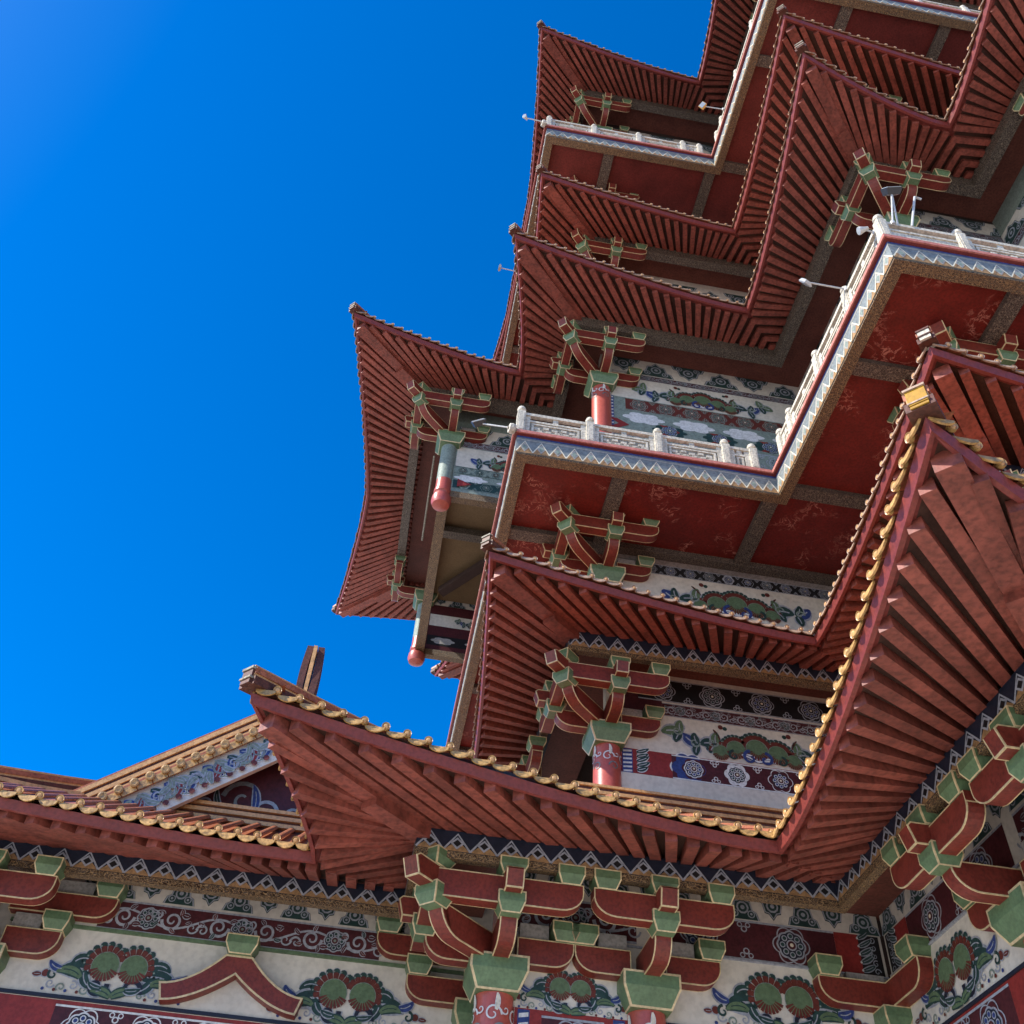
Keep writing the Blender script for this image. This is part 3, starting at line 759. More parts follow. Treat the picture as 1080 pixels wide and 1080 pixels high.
for side in 'AB':
    # ---- first storey, wall plane 17.05
    w = 17.05
    wallbox(side, 2.15, 9.2, w, -1.6, 9.2)
    column(TW, side, 2.15, w, -1.6, 6.25); column(TW, side, 4.72, w, -1.6, 6.25)
    bracket(TW, side, 2.15, w, 6.22, 1.0, True); bracket(TW, side, 4.72, w, 6.22, 1.0, False)
    frieze(TW, side, w, 'peony_frieze', lambda P: (P.rect(2.2, 9.2, 6.15, 7.33, 'plaster', 0), P.peony(7.15, 6.2, 1.02), P.peony(3.43, 6.1, .72)))
    frieze(TW, side, w, 'medallion_frieze', lambda P: (P.medallions(4.9, 8.3, 7.36, 8.08, pitch=1.9), P.rect(8.3, 8.75, 7.36, 8.08, 'panel_red', 1), P.lacy(8.7, 9.15, 7.36, 8.08), P.scrolls(2.4, 4.6, 7.4, 8.05)))
    frieze(TW, side, w, 'leaf_frieze', lambda P: P.leafrow(2.3, 9.2, 8.1, 8.62))
    frieze(TW, side, w, 'medallion_frieze', lambda P: (P.rect(2.4, 9.2, 5.2, 6.12, 'panel_red', 1), P.medallions(5.9, 8.6, 5.3, 6.06, pitch=1.3), P.stripes(5.1, 5.3, 5.2, 6.1), P.stripes(4.15, 4.35, 5.2, 6.1), P.stripes(2.55, 2.75, 5.2, 6.1), P.medallions(2.95, 4.0, 5.3, 6.04, pitch=1.2)))
    bar(TW, side, 2.3, 9.2, w - .035, w + .01, 7.33, 7.36, 'grey_line', 'frieze_rail'); bar(TW, side, 5.0, 9.2, w - .04, w + .01, 6.10, 6.15, 'navy', 'frieze_rail')
    # wall arms meeting in the inner corner
    loc = Loc(side, 9.2, w, 6.22)
    V, F = prism_dir(lambda a, b, z: loc(a, b + .14, z), (-1, 0), arc_prof(1.45, .5, .94, .36, .145), .14)
    q = solid('wall_arm', V, F, [[0], [1], list(range(3, len(F) - 1))], 'red_arm', .02, TW); dou(loc, -1.25, .16, .93, 1.26, .48, q)
    bar(TW, side, 8.35, 9.05, w - .12, w + .01, 7.17, 7.33, 'plaster_grey', 'filler_board')
    if side == 'A': dou(Loc('A', 9.02, w - .2, 6.22), 0, 0, .15, .5, .5, TW, 'bearing_block')
    # ---- second storey, wall plane 19.8
    w = 19.8
    wallbox(side, 4.78, 12.3, w, 11.2, 16.2)
    column(TW, side, 4.78, w, 11.2, 13.1)
    bracket(TW, side, 4.78, w, 13.08, .92, True)
    bar(TW, side, 4.95, 12, w - .10, w + .01, 12.02, 12.5, 'plaster', 'sill')
    def s2(P):
        P.rect(4.9, 12, 12.54, 13.22, 'panel_red', 0); P.stripes(5.15, 5.4, 12.56, 13.2)
        for k in range(5): P.leaf(5.5, 12.65 + .12 * k, .2, .35, .1, .5, 'leaf', 'pale_line', 2)
        P.medallions(6.35, 11.6, 12.56, 13.2, line='pale_line', pitch=1.5); P.lobed(6.75, 12.88, .46, 'pale_line', 1, 6, .2); P.lobed(6.75, 12.88, .42, 'blue', 1.6, 6, .2)
    frieze(TW, side, w, 'medallion_frieze', s2)
    frieze(TW, side, w, 'peony_frieze', lambda P: (P.rect(4.9, 12, 13.24, 14.25, 'plaster', 0), P.peony_wide(8.5, 13.28, .95, 5.4)))
    frieze(TW, side, w, 'scroll_frieze', lambda P: (P.rect(4.9, 6.2, 14.27, 15.4, 'maroon', 0), P.scrolls(6.2, 12, 14.28, 14.66)))
    frieze(TW, side, w, 'medallion_frieze', lambda P: P.medallions(5.6, 12, 14.70, 15.38, 'black', pitch=1.6))
    # ---- under the balcony
    wallbox(side, 4.78, 12.3, w, 16.2, 20.3)
    column(TW, side, 4.78, w, 16.5, 18.3, scroll=False)
    bracket(TW, side, 4.78, w, 18.12, .88, True)
    frieze(TW, side, w, 'peony_frieze', lambda P: (P.rect(4.9, 12, 17.3, 18.98, 'plaster', 0), P.peony_wide(8.5, 17.85, 1.05, 5.2), P.leafrow(5, 12, 17.35, 17.7)))
    frieze(TW, side, w, 'medallion_frieze', lambda P: P.medallions(5.3, 12, 19.0, 19.36, 'black', pitch=1.5))
    bar(TW, side, 4.95, 11.7, w - .22, w + .01, 19.36, 19.48, 'plaster_grey', 'frieze_rail')
    bar(TW, side, 4.9, 12, w - .5, w - .225, 19.34, 19.62, 'carved_beam', 'soffit_beam')
    # ---- third storey
    wallbox(side, 4.78, 12.3, w, 20.3, 33.5)
    column(TW, side, 4.78, w, 20.2, 27.05)
    bracket(TW, side, 4.78, w, 27.0, .9, True)
    def s3(P):
        P.rect(4.9, 12, 22.3, 26.9, 'sage', 0)
        P.medallions(5.6, 12, 26.25, 26.88, 'fringe', 'sage', 'leaf', pitch=1.35); P.stripes(5.0, 5.2, 24.5, 26.9, 14)
        for k in range(4):
            c = 6.2 + 1.7 * k
            P.lobed(c, 25.9, .72, 'pale_line', 1, 6, .25, ry=.4); P.lobed(c + .85, 25.45, .6, 'leaf', 1, 8, .2, ry=.5); P.rosette(c + .85, 25.45, .28, 'leaf', 'grey_line', 'blue')
            P.poly([(c - .9, 25.2), (c - .5, 25.45), (c - .9, 25.7), (c - 1.2, 25.7), (c - .85, 25.45), (c - 1.2, 25.2)], 'panel_red', 3)
        P.medallions(5.3, 12, 24.3, 25.05, 'sage', 'grey_line', 'leaf', pitch=1.2)
        P.rect(4.9, 12, 23.9, 24.25, 'panel_red', 1); P.medallions(5.3, 12, 22.9, 23.85, 'maroon', pitch=1.3)
    frieze(TW, side, w, 'cloud_frieze', s3)
    frieze(TW, side, w, 'peony_frieze', lambda P: (P.rect(4.9, 12, 26.92, 28.02, 'plaster', 0), P.peony_wide(8.3, 26.95, 1.0, 5.6)))
    frieze(TW, side, w, 'scroll_frieze', lambda P: P.scrolls(5.4, 12, 28.04, 28.32))
    frieze(TW, side, w, 'leaf_frieze', lambda P: P.leafrow(5.0, 12, 28.36, 29.2, 2.6))
    # ---- fourth and fifth storeys
    wallbox(side, 5.2, 12.5, w + .3, 33.5, 39.6)
    bracket(TW, side, 5.2, 20.1, 33.72, .88, True, far=True); column(TW, side, 5.2, 20.1, 31.2, 33.74, scroll=False)
    frieze(TW, side, 20.1, 'leaf_frieze', lambda P: P.leafrow(5.3, 12.3, 34.4, 35.3, 2.6))
    frieze(TW, side, 20.1, 'scroll_frieze', lambda P: P.scrolls(5.3, 12.3, 33.9, 34.36))
    bracket(TW, side, 5.0, 19.9, 37.75, .88, True, far=True); column(TW, side, 5.0, 19.9, 36.6, 37.76, scroll=False)
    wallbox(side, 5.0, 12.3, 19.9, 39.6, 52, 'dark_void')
    frieze(TW, side, 19.9, 'leaf_frieze', lambda P: (P.leafrow(5.1, 12.3, 47.9, 48.9, 2.6), P.scrolls(5.1, 12.3, 47.4, 47.86), P.rect(5.1, 12.3, 45.8, 47.36, 'plaster', 0), P.peony_wide(8.5, 45.9, 1.2, 5.5)))
    bracket(TW, side, 4.95, 19.85, 47.1, .9, True, far=True); column(TW, side, 4.95, 19.85, 39.9, 47.12, scroll=False)

# front of the near right arm, third tier
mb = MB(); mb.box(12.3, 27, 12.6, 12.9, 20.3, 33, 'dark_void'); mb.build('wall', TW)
mb = MB(); P = Paint(mb, lambda u, v, off: Vector((u, 12.6 - off, v))); P.leafrow(12.3, 20, 28.2, 29.0, 2.6); P.scrolls(12.3, 20, 27.8, 28.16); P.rect(12.3, 20, 26.6, 27.76, 'plaster', 0); P.peony_wide(16, 26.7, 1.0, 5)
mb.build('leaf_frieze', TW, recalc=False)
# side of the left arm: open galleries with columns, inner shade put into the near-black wall colour
for (cy, z0, zb, k) in ((23.2, 11.2, 13.08, .92), (23.2, 16.5, 18.12, .88)):
    c = column(TW, 'A', 4.78, cy, z0, zb + .02, scroll=False)
    bracket(TW, 'A', 4.78, cy, zb, k, False, flip=True, wall=False)
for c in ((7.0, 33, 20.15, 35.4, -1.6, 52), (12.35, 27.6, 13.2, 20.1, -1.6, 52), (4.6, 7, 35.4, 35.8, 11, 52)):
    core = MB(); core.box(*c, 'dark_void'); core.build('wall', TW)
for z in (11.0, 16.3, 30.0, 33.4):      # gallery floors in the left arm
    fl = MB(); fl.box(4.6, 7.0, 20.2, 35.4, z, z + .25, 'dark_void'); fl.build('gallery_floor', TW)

# ------------------------------------------------------------------ balconies
def balcony(z, xL, yA, xI, yF, soff, step, far, hz=.66):
    R = Roof([(13, far), (xL, far), (xL, yA), (xI, yA), (xI, yF), (28, yF)], .1, 0, z, z, 0, 1, z)
    led = MB()
    for i in range(5): offset_box(led, R, i, -1.2, 0, z, z + .14, 'red')
    for i in range(5): offset_box(led, R, i, .0, .035, z + .02, z + .12, 'sunlit_red')  # lighter front strip: sunlight painted onto the red ledge
    root = led.build('balcony_ledge', TW)
    for i in range(5):
        mb = MB(); offset_box(mb, R, i, -.3, -.08, z - hz, z - .003, 'sky_blue')
        L = R.len[i]; e = -.08
        a = -e if R.kind[i] == 'convex' else (e if R.kind[i] == 'concave' else 0); b = L + e if R.kind[i + 1] == 'convex' else (L - e if R.kind[i + 1] == 'concave' else L)
        P = Paint(mb, lambda u, v, off, i=i: R.pt(i, u, -.08 + off, v)); P.teeth(a, b, z - hz + .005, z - .01, .44)
        offset_box(mb, R, i, -.38, -.09, z - hz - .05, z - hz - .004, 'carved_gold')
        mb.build('zigzag_fascia', root, recalc=False)
    # soffit panels and beams
    zs = z - .46; W = 3.3
    so = MB()
    for i in range(5): offset_box(so, R, i, -W, -.39, zs, zs + .08, soff)
    so.build('soffit_panel', root)
    bl = [(sd, a, b, c, d) for a, b, c, d in ((4.36, 4.76, yA + .39, 19.75), (xI - .2, xI + .2, yA + .40, 19.75)) for sd in 'AB']
    bl += [('A', xL + .39, 4.35, 19.3, 19.7), ('A', 11.5, 11.9, yF + .39, 12.1)]
    bl += [('A', xL + .39, 4.78, 23 + 3.8 * k, 23.35 + 3.8 * k) for k in range(4)] + [('A', 15.2 + 3.8 * k, 15.6 + 3.8 * k, yF + .39, 12.5) for k in range(3)]
    for sd, a, b, c, d in bl:
        q = MB(); bx(q, sd, a, b, c, d, zs - .16, zs - .003, 'carved_beam'); q.build('soffit_beam', root)
    # scroll spout on the near left corner
    sp = MB(); sp.lathe((xL - .08, yA - .06, z + .05), [(.02, -.1), (.13, -.08), (.15, .0), (.13, .08), (.02, .1)], 'stone', 14, axis=(1, .2, 0)); sp.lathe((xL - .08, yA - .06, z + .05), [(.05, -.12), (.06, .12)], 'stone_dark', 10, axis=(1, .2, 0))
    sp.build('corner_spout', root)
    # balustrade
    posts = []; first = []
    zb = z + .14
    def run(i, ts, te, n_from_end=False):
        L = te - ts; n = max(1, int(L / step + .02)); T = [ts + step * k for k in range(n + 1)] if not n_from_end else [te - step * k for k in range(n, -1, -1)]
        if not n_from_end and te - T[-1] > .3: T.append(te)
        if n_from_end and T[0] - ts > .3: T.insert(0, ts)
        for t in T: posts.append(R.pt(i, t, -.16, zb))
        for a, b in zip(T, T[1:]):
            a += .1; b -= .1; bal = MB()
            def rb(t0, t1, o0, o1, z0, z1, m='stone'):
                q = [(t0, o0), (t1, o0), (t1, o1), (t0, o1)]
                bal.box8([R.pt(i, t, o, zb + z0) for t, o in q] + [R.pt(i, t, o, zb + z1) for t, o in q], m)
            rb(a, b, -.22, -.10, .78, .88); rb(a, b, -.21, -.11, .02, .10); rb(a, b, -.20, -.12, .54, .61)
            m = (a + b) / 2
            for c in (a + .08, m, b - .08): rb(c - .07, c + .07, -.19, -.13, .61, .78)
            rb(a, a + .14, -.20, -.12, .10, .54); rb(b - .14, b, -.20, -.12, .10, .54)
            rb(a + .14, b - .14, -.18, -.15, .10, .54, 'stone_dark')
            rb(a + .19, b - .19, -.185, -.125, .14, .19); rb(a + .19, b - .19, -.185, -.125, .45, .50)
            rb(a + .19, a + .25, -.185, -.125, .19, .45); rb(b - .25, b - .19, -.185, -.125, .19, .45)
            if b - a > 1:
                nn = 5
                for k in range(nn):
                    c = a + .36 + (b - a - .72) * k / (nn - 1); rb(c - .09, c + .06, -.18, -.135, .28 + .05 * (k % 2), .36 + .05 * (k % 2))
                    rb(c - .02, c + .12, -.178, -.138, .22, .27)
            bal.build('balustrade_panel', root)
    run(1, .16, R.len[1] - .16 - step, True); run(2, .16, R.len[2] - .16 - .26); run(3, .16 + .35, R.len[3] - .16, True); run(4, .16 + step, 12)
    # the last bay of the long left side up to the corner post
    a = R.len[1] - .16 - step
    def seg(i, a, b):
        bal = MB()
        for o0, o1, z0, z1 in ((-.22, -.10, .78, .88), (-.21, -.11, .02, .10), (-.20, -.12, .54, .61), (-.18, -.15, .1, .54)):
            q = [(a, o0), (b, o0), (b, o1), (a, o1)]; bal.box8([R.pt(i, t, o, zb + z0) for t, o in q] + [R.pt(i, t, o, zb + z1) for t, o in q], 'stone')
        bal.build('balustrade_panel', root)
    seg(1, a + .1, R.len[1] - .26); seg(4, .26, .16 + step - .1)
    for p in posts:
        if p.y > 31 or p.x > 20: continue
        mb = MB(); q = .105
        mb.box(p.x - q, p.x + q, p.y - q, p.y + q, zb, zb + .9, 'stone')
        mb.box(p.x - q * .62, p.x + q * .62, p.y - q - .012, p.y + q + .012, zb + .12, zb + .8, 'stone'); mb.box(p.x - q - .012, p.x + q + .012, p.y - q * .62, p.y + q * .62, zb + .121, zb + .801, 'stone')
        mb.lathe((p.x, p.y, zb + .9), [(.07, 0), (.07, .04), (.11, .07), (.12, .13), (.10, .19), (.05, .235), (.01, .25)], 'stone', 14)
        mb.build('balustrade_post', root)
    return root
balcony(20.0, 1.64, 16.4, 8.6, 9.4, 'soffit', 1.87, 39.0)
balcony(39.5, 1.86, 16.5, 8.75, 9.6, 'soffit_plain', 1.87, 39.0)

# ------------------------------------------------------------------ hanging bay on the left arm, third tier
X0, YA, YB = .05, 23.4, 32.2
for sd in 'AB':
    def bb3(mb, x0, x1, y0, y1, z0, z1, m): bx(mb, sd, x0, x1, y0, y1, z0, z1, m)
    bay = MB()
    P = Paint(bay, lambda u, v, off: P3(sd, u, YA - .08 - off, v))
    bb3(bay, X0 + .1, 5, YA - .08, YA + .08, 24.75, 29.2, 'sage'); bb3(bay, X0 + .1, 5, YB - .08, YB + .08, 24.75, 29.2, 'maroon')
    P.leafrow(X0 + .3, 5, 27.5, 28.25, 2.6); P.scrolls(X0 + .3, 5, 27.15, 27.48)
    P.rect(X0 + .3, 5, 26.1, 27.12, 'plaster', 1); P.peony_wide(2.6, 26.15, .85, 4.0)
    P.medallions(X0 + .3, 5, 25.72, 26.08, 'sage', 'leaf', 'fringe', pitch=1.6)
    for k in range(3): P.lobed(X0 + .9 + 1.5 * k, 25.5, .6, 'pale_line', 3, 6, .25, ry=.3)
    P.medallions(X0 + .3, 5, 24.95, 25.4, 'leaf', 'sage', 'fringe', pitch=1.5); P.poly([(.5, 25.0), (1.0, 25.2), (.5, 25.4)], 'panel_red', 12)
    P2 = Paint(bay, lambda u, v, off: P3(sd, u, YB - .08 - off, v))
    P2.rect(X0 + .3, 6, 26.0, 26.6, 'plaster', 1); P2.peony_wide(2.6, 26.05, .5, 3.4); P2.leafrow(X0 + .3, 6, 27.1, 27.6, 3); P2.rect(X0 + .3, 6, 25.0, 25.5, 'black', 1)
    for k in range(3): P2.lobed(1.0 + 1.4 * k, 25.25, .5, 'plaster_grey', 2, 6, .2, ry=.35)
    B = bay.build('hanging_bay', TW, recalc=False)
    for c in ((X0 - .1, X0 + .25, YA + .1, YB - .1, 24.5, 24.85, 'carved_gold'), (X0 + .26, 5, YA - .14, YA + .14, 24.45, 24.74, 'carved_gold'), (X0 + .26, 5, YB - .14, YB + .14, 24.45, 24.74, 'carved_gold'),
              (2.2, 2.6, YA + .15, YB - .15, 26.95, 27.3, 'carved_beam'), (X0 + .26, 2.19, 27.5, 27.9, 26.96, 27.25, 'carved_beam'), (2.61, 6, 27.5, 27.9, 26.96, 27.25, 'carved_beam'), (X0 - .05, X0 + .2, YA + .1, YB - .1, 26.9, 29.2, 'maroon')):
        fr = MB(); bb3(fr, *c); fr.build('bay_beam', B)
    if sd == 'A':
        br = MB(); br.box8([(.5, 30.9, 26.8), (.75, 31.2, 26.8), (5.2, 25.2, 26.8), (4.9, 25.0, 26.8), (.5, 30.9, 27.05), (.75, 31.2, 27.05), (5.2, 25.2, 27.05), (4.9, 25.0, 27.05)], 'dark_void'); br.build('bay_brace', B)
    ce = MB(); bb3(ce, X0 + .25, 7, YA + .1, YB - .1, 27.4, 27.5, 'ceiling'); ce.build('bay_ceiling', B)
    for y in (YA, YB):
        mb = MB(); c = P3(sd, X0, y, 0)
        mb.lathe(c, [(.272, 27.0), (.272, 25.25)], 'sage', 24)
        mb.lathe(c, [(.27, 26.0), (.27, 24.78), (.30, 24.76), (.30, 24.64), (.26, 24.60), (.25, 24.52), (.33, 24.44), (.345, 24.24), (.29, 24.08), (.13, 24.0), (.02, 23.98)], 'red_col', 24)
        mb.build('pendant_post', B, smooth=True)
    bracket(TW, sd, X0, YA, 27.0, .9, True)
    bracket(TW, sd, X0, YB, 27.0, .9, False, flip=True, wall=False)
    if sd == 'A': cd = MB(); cd.tube([(-.45, 24.6, 27.9), (-.45, 29.2, 27.9)],   .04, 'stone_dark'); cd.build('conduit', B)

# ------------------------------------------------------------------ low pavilion at the left with its gable
PV = thing('side_pavilion', (-2.3, 22, -1.6), 'low gabled side pavilion with orange tile ridges and peony painted wall, at lower left', 'pavilion')
TP = Roof([(-8.05, 24), (-8.05, 18.1), (.63, 18.1), (.63, 15.73)], 1.82, .8, 8.28, 7.8, .25, 3.75, 11.35, sp=.42, rw=.19, rh=.17, tr=.07, th=.13, tm='tile')
TP.build(PV, edges=[0, 1], ind=1, ridge=False); purlin(PV, TP, [0, 1])
mb = MB(); mb.box(-6.75, 2.3, 19.2, 19.5, -1.6, 9.2, 'plaster'); mb.box(-6.9, -6.6, 19.5, 24, -1.6, 9.2, 'plaster'); mb.build('wall', PV)
for cx in (-6.75, 2.15):
    column(PV, 'A', cx, 19.2, -1.6, 6.25); bracket(PV, 'A', cx, 19.2, 6.22, 1.0, True) if cx < 0 else dou(Loc('A', cx, 19.2, 6.22), 0, 0, 0, .55, .98, PV, 'capital_block', 0, .72, .035, .55)
    loc = Loc('A', cx, 19.2, 6.22)
    for sg in ((1,) if cx < 0 else (-1,)):
        V, F = prism_dir(lambda a, b, z: loc(a, b + .145, z), (sg, 0), arc_prof(2.05, 1.24, 1.64, .36, .2), .13)
        q = solid('wall_arm', V, F, [[0], [1], list(range(3, len(F) - 1))], 'red_arm', .02, PV); dou(loc, sg * 1.85, .17, 1.62, 1.95, .5, q)
        V, F = prism_dir(lambda a, b, z: loc(a, b + .1, z), (sg, 0), [(.5, 1.9), (1.55, 1.9), (1.55, 1.64), (.5, 1.64)], .1); solid('filler_board', V, F, [], 'plaster_grey', .02, q)
for sg in (-1,):
    V, F = prism_dir(lambda a, b, z: Loc('A', 2.15, 19.2, 6.22)(a, b + .14, z), (sg, 0), arc_prof(1.4, .5, .94, .36, .2), .14)
    q = solid('wall_arm', V, F, [[0], [1], list(range(3, len(F) - 1))], 'red_arm', .02, PV); dou(Loc('A', 2.15, 19.2, 6.22), -1.2, .16, .93, 1.26, .48, q)
frieze(PV, 'A', 19.2, 'peony_frieze', lambda P: (P.rect(-6.5, 2, 6.2, 7.34, 'plaster', 0), P.peony(-4.35, 6.22, .98), P.peony(-.25, 6.22, .98)))
frieze(PV, 'A', 19.2, 'scroll_frieze', lambda P: P.scrolls(-5.0, .2, 7.4, 7.96, pitch=1.4))
frieze(PV, 'A', 19.2, 'leaf_frieze', lambda P: P.leafrow(-5.6, 1, 8.0, 8.5, 2.4))
bar(PV, 'A', -6.5, 2, 19.15, 19.21, 7.34, 7.40, 'leaf_green', 'frieze_rail'); bar(PV, 'A', -6.5, 2, 19.16, 19.21, 6.13, 6.19, 'navy', 'frieze_rail')
frieze(PV, 'A', 19.2, 'medallion_frieze', lambda P: (P.rect(-6.4, 2, 5.3, 6.12, 'panel_red', 0), P.medallions(-5.2, 1.2, 5.35, 6.05, line='pale_line', pitch=1.35)))
inverted_v(PV, 'A', -2.3, 19.2, 6.22, 7.12, 1.27)
# gable
GY, GX, GB = 18.75, -2.2, 9.5
gw = MB(); gw.box8([(GX - 3.1, GY, GB - .5), (GX + 3.1, GY, GB - .5), (GX + 3.1, 23, GB - .5), (GX - 3.1, 23, GB - .5), (GX - .05, GY, 11.55), (GX + .05, GY, 11.55), (GX + .05, 23, 11.55), (GX - .05, 23, 11.55)], 'maroon')
P = Paint(gw, lambda u, v, off: Vector((u, GY - off, v)))
for sg in (-1, 1):
    P.spiral(GX + sg * .75, GB + .55, .42, 1.3, PI / 2 - sg * 1.5, sg, .10, 'sky_blue', 1); P.spiral(GX + sg * .3, GB + .35, .26, 1.2, 0, -sg, .08, 'grey_line', 2)
    P.spiral(GX + sg * 1.45, GB + .35, .27, 1.2, 0, sg, .07, 'grey_line', 1); P.leaf(GX + sg * .5, GB + .3, PI / 2 + sg * .3, .7, .12, -sg * .8, 'blue', 'grey_line', 2)
    P.leaf(GX + sg * 1.1, GB + .25, PI / 2 - sg * .9, .6, .1, sg * 1.0, 'leaf', 'grey_line', 2)
G = gw.build('gable_wall', PV)
for sg in (-1, 1):
    A = Vector((GX + sg * 3.45, 0, 9.0)); Bp = Vector((GX, 0, 11.62)); d = (Bp - A).normalized(); nrm = Vector((-d.z * sg * -1, 0, abs(d.x)))
    nrm = Vector((sg * abs(d.z), 0, abs(d.x)))
    ln = (Bp - A).length
    def q(s, h, y): v = A + d * s + nrm * h; return Vector((v.x, y, v.z))
    bb = MB()
    y0, y1 = GY - .62, GY - .5
    bb.box8([q(0.05, -.62, y0), q(ln + .28, -.62, y0), q(ln + .28, -.62, y1), q(.05, -.62, y1), q(-.1, 0, y0), q(ln, 0, y0), q(ln, 0, y1), q(-.1, 0, y1)], 'plaster')
    P = Paint(bb, lambda u, v, off: q(u, v, y0 - off))
    for k in range(15):
        s0 = .3 + k * (ln - .5) / 15
        if k % 3 == 0: P.rosette(s0, -.34, .2, 'sage', 'pale_line', 'blue')
        P.leaf(s0, -.45, .5, .38, .13, .9, ('blue', 'sage', 'panel_red')[k % 3], 'grey_line', 9); P.leaf(s0 + .15, -.12, -.4, .36, .12, -.8, ('leaf', 'blue', 'sage')[k % 3], 'grey_line', 9)
        P.spiral(s0 + .2, -.3, .15, 1.3, k, 1, .05, ('grey_line', 'sage', 'sky_blue')[k % 3], 12); P.leaf(s0, -.28, 2.2 + k, .3, .1, 1.0, 'sage', 'grey_line', 13); P.disc(s0 + .3, -.5, .06, 'fringe', 12, 8)
    bb.build('bargeboard', PV, recalc=False)
    rk = MB()
    n = int(ln / .3)
    for k in range(n):
        c = q(.1 + .3 * k, .10, y0 - .16)
        rk.lathe(c, [(.01, -.05), (.085, -.05), (.09, .04), (.06, .05), (.01, .04)], 'tile', 12, axis=(0, -1, -.2))
        c = q(.25 + .3 * k, .05, y0 - .13); e = d * .14
        rk.box8([c - e - nrm * .1, c + e - nrm * .1, c + e - nrm * .1 + Vector((0, .03, 0)), c - e - nrm * .1 + Vector((0, .03, 0)), c - e + nrm * .05, c + e + nrm * .05, c + e + nrm * .05 + Vector((0, .03, 0)), c - e + nrm * .05 + Vector((0, .03, 0))], 'tile')
    for h0, h1, ya, yb, m in ((.0, .16, y0 - .1, GY + 3.8, 'tile_body'), (.16, .24, y0 - .02, y0 + .5, 'ridge_gold'), (.24, .31, y0 + .03, y0 + .45, 'ridge_dark'), (.31, .39, y0 - .0, y0 + .5, 'ridge_gold'), (.39, .46, y0 + .04, y0 + .42, 'ridge_dark'), (.46, .55, y0, y0 + .48, 'ridge_gold'), (.55, .62, y0 + .06, y0 + .4, 'tile_body')):
        rk.box8([q(-.2, h0, ya), q(ln, h0, ya), q(ln, h0, yb), q(-.2, h0, yb), q(-.2, h1, ya), q(ln + .1, h1, ya), q(ln + .1, h1, yb), q(-.2, h1, yb)], m)
    rk.build('rake_ridge', PV)
# base ridge, roof slope up to the gable, hip ridge to the left, main ridge and finial
rs = MB()
for z0, z1, y, m in ((-.25, .02, GY - .28, 'ridge_dark'), (.02, .1, GY - .36, 'ridge_gold'), (.1, .17, GY - .3, 'ridge_dark'), (.17, .25, GY - .36, 'ridge_gold'), (.25, .31, GY - .3, 'ridge_dark'), (.31, .38, GY - .36, 'ridge_gold')):
    rs.box(GX - 3.2, GX + 3.9, y, GY - .005, GB + z0 - .14, GB + z1 - .14, m)
rs.build('gable_ridge', PV)
hr = MB(); A = Vector((-5.6, GY - .2, 9.15)); Bq = Vector((-9.9, 15.6, 8.75))
pts = [A.lerp(Bq, k / 8) - Vector((0, 0, .35 * math.sin(PI * k / 8))) for k in range(9)]
for w, a, b, m in ((.2, -.3, .05, 'ridge_dark'), (.2, .05, .13, 'ridge_gold'), (.15, .13, .2, 'ridge_dark'), (.2, .2, .28, 'ridge_gold'), (.15, .28, .35, 'ridge_dark'), (.2, .35, .43, 'ridge_gold')):
    pw = Vector((.6, -.8, 0)) * w
    hr.sweep([[p - pw + Vector((0, 0, a)), p + pw + Vector((0, 0, a)), p + pw + Vector((0, 0, b)), p - pw + Vector((0, 0, b))] for p in pts], m)
hr.build('hip_ridge', PV)
mr = MB(); mr.box(GX - .16, GX + .16, GY - .55, 23, 11.8, 12.2, 'ridge_dark'); mr.box(GX - .2, GX + .2, GY - .6, 23, 12.2, 12.3, 'ridge_gold')
mr.build('main_ridge', PV)
fn = MB()
for sg in (-1, 1):
    rings = []
    for k in range(8):
        t = k / 7; z = 12.1 + 1.5 * t; x = GX + sg * (.12 + .03 * math.sin(PI * t)); wv = .26 * (1 - .55 * t)
        rings.append([Vector((x - .07, GY - .5 - wv, z)), Vector((x + .07, GY - .5 - wv, z)), Vector((x + .07, GY - .5 + wv, z)), Vector((x - .07, GY - .5 + wv, z))])
    fn.sweep(rings, 'ridge_dark')
    for k in range(0): fn.lathe((GX + sg * .24, GY - .52, 12.2 + .19 * k), [(.01, -.05), (.045, -.04), (.05, .03), (.01, .05)], 'ridge_dark', 8)
fn.box(GX - .04, GX + .04, GY - .72, GY - .3, 12.1, 13.55, 'ridge_gold')
fn.build('ridge_finial', PV)

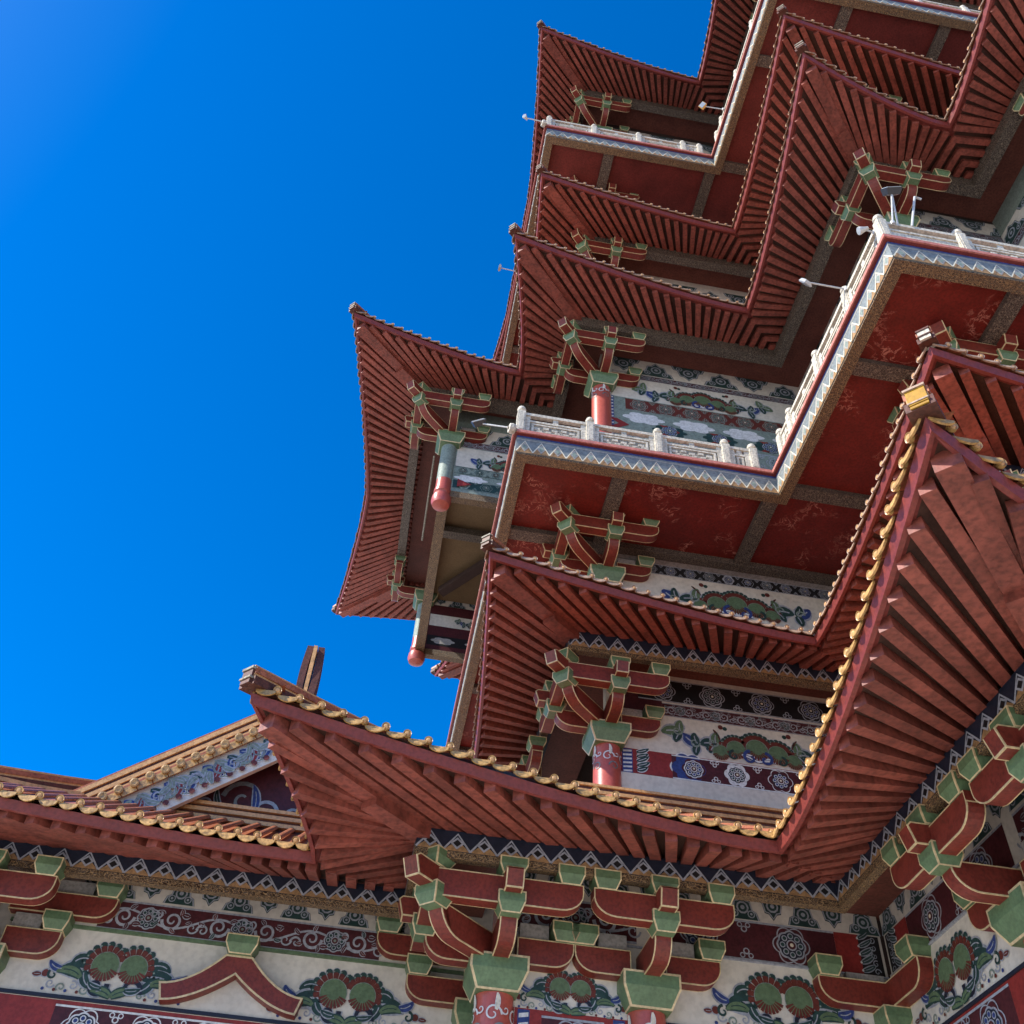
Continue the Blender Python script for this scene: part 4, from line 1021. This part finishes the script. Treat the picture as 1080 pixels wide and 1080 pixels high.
# ------------------------------------------------------------------ floodlights on the balconies
def arm_lamp(name, base, head, aim, style, label):
    base = Vector(base); head = Vector(head); t = thing(name, base, label, 'floodlight', 'floodlights on the balconies')
    mb = MB(); mb.tube([base, head], .022, 'steel'); mb.lathe(base, [(.05, -.06), (.06, .0), (.05, .06)], 'steel', 10); mb.build('support_arm', t)
    a = Vector(aim).normalized()
    if style == 'round':
        mb = MB(); mb.lathe(head, [(.02, -.12), (.04, -.11), (.055, -.03), (.085, .06), (.095, .10), (.09, .12)], 'steel', 18, axis=a); mb.build('lamp_housing', t, smooth=True)
        mb = MB(); mb.lathe(head, [(.01, .105), (.084, .11), (.084, .122), (.01, .126)], 'lamp_glass', 18, axis=a); mb.build('lamp_lens', t)
    else:
        hm = {'box': 'lamp_black', 'plate': 'steel', 'amber': 'lamp_amber'}[style]; q = Vector((0, 0, 1)).rotation_difference(a).to_matrix(); mb = MB()
        w, h, dp = (.2, .15, .08) if style == 'box' else ((.15, .10, .04) if style == 'plate' else (.13, .11, .08))
        V = []
        for z, sc in ((-dp, .75), (dp, 1)):
            for x, y in ((-1, -1), (1, -1), (1, 1), (-1, 1)): V.append(head + q @ Vector((x * w * sc, y * h * sc, z)))
        mb.box8(V, hm); mb.build('lamp_housing', t)
        mb = MB(); mb.box8([head + q @ Vector((x * w * .86, y * h * .86, z)) for z in (dp + .003, dp + .018) for x, y in ((-1, -1), (1, -1), (1, 1), (-1, 1))], 'lamp_glass'); mb.build('lamp_lens', t)
    return t
arm_lamp('floodlight', (8.72, 9.75, 20.9), (8.46, 9.75, 20.95), (-.9, .3, -.35), 'round', 'round white spotlight fixed beside the near corner post of the balustrade')
t = arm_lamp('floodlight', (9.05, 9.5, 21.0), (9.25, 9.35, 22.3), (-.2, -.7, .5), 'box', 'black box floodlight on twin white pipes above the balcony rail')
mb = MB(); mb.tube([(9.5, 9.5, 21.0), (9.85, 9.4, 22.35), (10.0, 9.4, 22.3)], .03, 'steel'); mb.tube([(9.25, 9.35, 22.3), (9.2, 9.55, 21.0)], .02, 'steel'); mb.build('support_pipe', t)
arm_lamp('floodlight', (8.7, 11.3, 21.0), (7.75, 11.35, 21.1), (-.3, .8, -.5), 'plate', 'small flat pale lamp on a straight arm beside the long balcony rail')
arm_lamp('floodlight', (8.8, 14.9, 40.4), (8.0, 15.0, 40.6), (-.4, -.6, -.4), 'amber', 'small amber lamp on an arm from the upper balcony, against red rafters')
arm_lamp('floodlight', (1.8, 17.0, 20.9), (.75, 17.6, 21.6), (-.3, -.6, .4), 'box', 'dark floodlight on a long thin arm between hanging bay and balcony corner')
arm_lamp('floodlight', (1.95, 16.65, 40.2), (1.05, 16.7, 40.4), (-.5, -.6, -.3), 'round', 'round lamp sticking out from the upper balcony corner into blue sky')
arm_lamp('floodlight', (2.9, 22.0, 37.3), (1.0, 22.0, 37.5), (-1, 0, .1), 'plate', 'tiny lamp arm poking out from behind the left eaves into blue sky')

# ------------------------------------------------------------------ ground, sky, sun, camera
g = MB(); g.face([(-3000, -3000, -1.6), (3000, -3000, -1.6), (3000, 3000, -1.6), (-3000, 3000, -1.6)], 'paving')
go = g.build('ground'); go['kind'] = 'structure'

W = bpy.data.worlds.new('World'); SC.world = W; W.use_nodes = True
nt = W.node_tree; bg = nt.nodes['Background']
sky = nt.nodes.new('ShaderNodeTexSky'); sky.sky_type = 'NISHITA'; sky.sun_disc = False
sky.sun_elevation = SUN_EL; sky.sun_rotation = SUN_AZ; sky.altitude = 1500; sky.air_density = 1.0; sky.dust_density = 1.6; sky.ozone_density = 4.0
hs = nt.nodes.new('ShaderNodeHueSaturation'); hs.inputs['Saturation'].default_value = 1.42; hs.inputs['Hue'].default_value = .506; hs.inputs['Value'].default_value = .98
nt.links.new(sky.outputs['Color'], hs.inputs['Color']); nt.links.new(hs.outputs['Color'], bg.inputs['Color']); bg.inputs['Strength'].default_value = .15
sd = Vector((math.sin(SUN_AZ) * math.cos(SUN_EL), math.cos(SUN_AZ) * math.cos(SUN_EL), math.sin(SUN_EL)))
ld = bpy.data.lights.new('sun', 'SUN'); ld.energy = 4.2; ld.angle = math.radians(.5); ld.color = (1, .94, .84)
lo = bpy.data.objects.new('sun', ld); COL.objects.link(lo); lo.rotation_euler = sd.to_track_quat('Z', 'Y').to_euler(); lo.location = sd * 200

RT = Vector((.985, -.162, .055)); 
yaw, pit, rol = 0.105598145, 0.801595997, -0.0791264861
cy, sy, cp, spn, cr, sr = math.cos(yaw), math.sin(yaw), math.cos(pit), math.sin(pit), math.cos(rol), math.sin(rol)
f = Vector((sy * cp, cy * cp, spn)); rt = Vector((cy, -sy, 0)); dn = f.cross(rt)
r2 = rt * cr + dn * sr; d2 = -rt * sr + dn * cr
cd_ = bpy.data.cameras.new('camera'); cam = bpy.data.objects.new('camera', cd_); COL.objects.link(cam)
M = Matrix((r2, -d2, -f)).transposed().to_4x4(); cam.matrix_world = M
cd_.sensor_width = 36; cd_.lens = 36 * 1050 / 1080; cd_.clip_start = .05; cd_.clip_end = 10000
SC.camera = cam
SC.view_settings.view_transform = 'Standard'; SC.view_settings.look = 'None'; SC.view_settings.exposure = 1.0; SC.view_settings.gamma = 1
SC.cycles.max_bounces = 6; SC.cycles.diffuse_bounces = 4
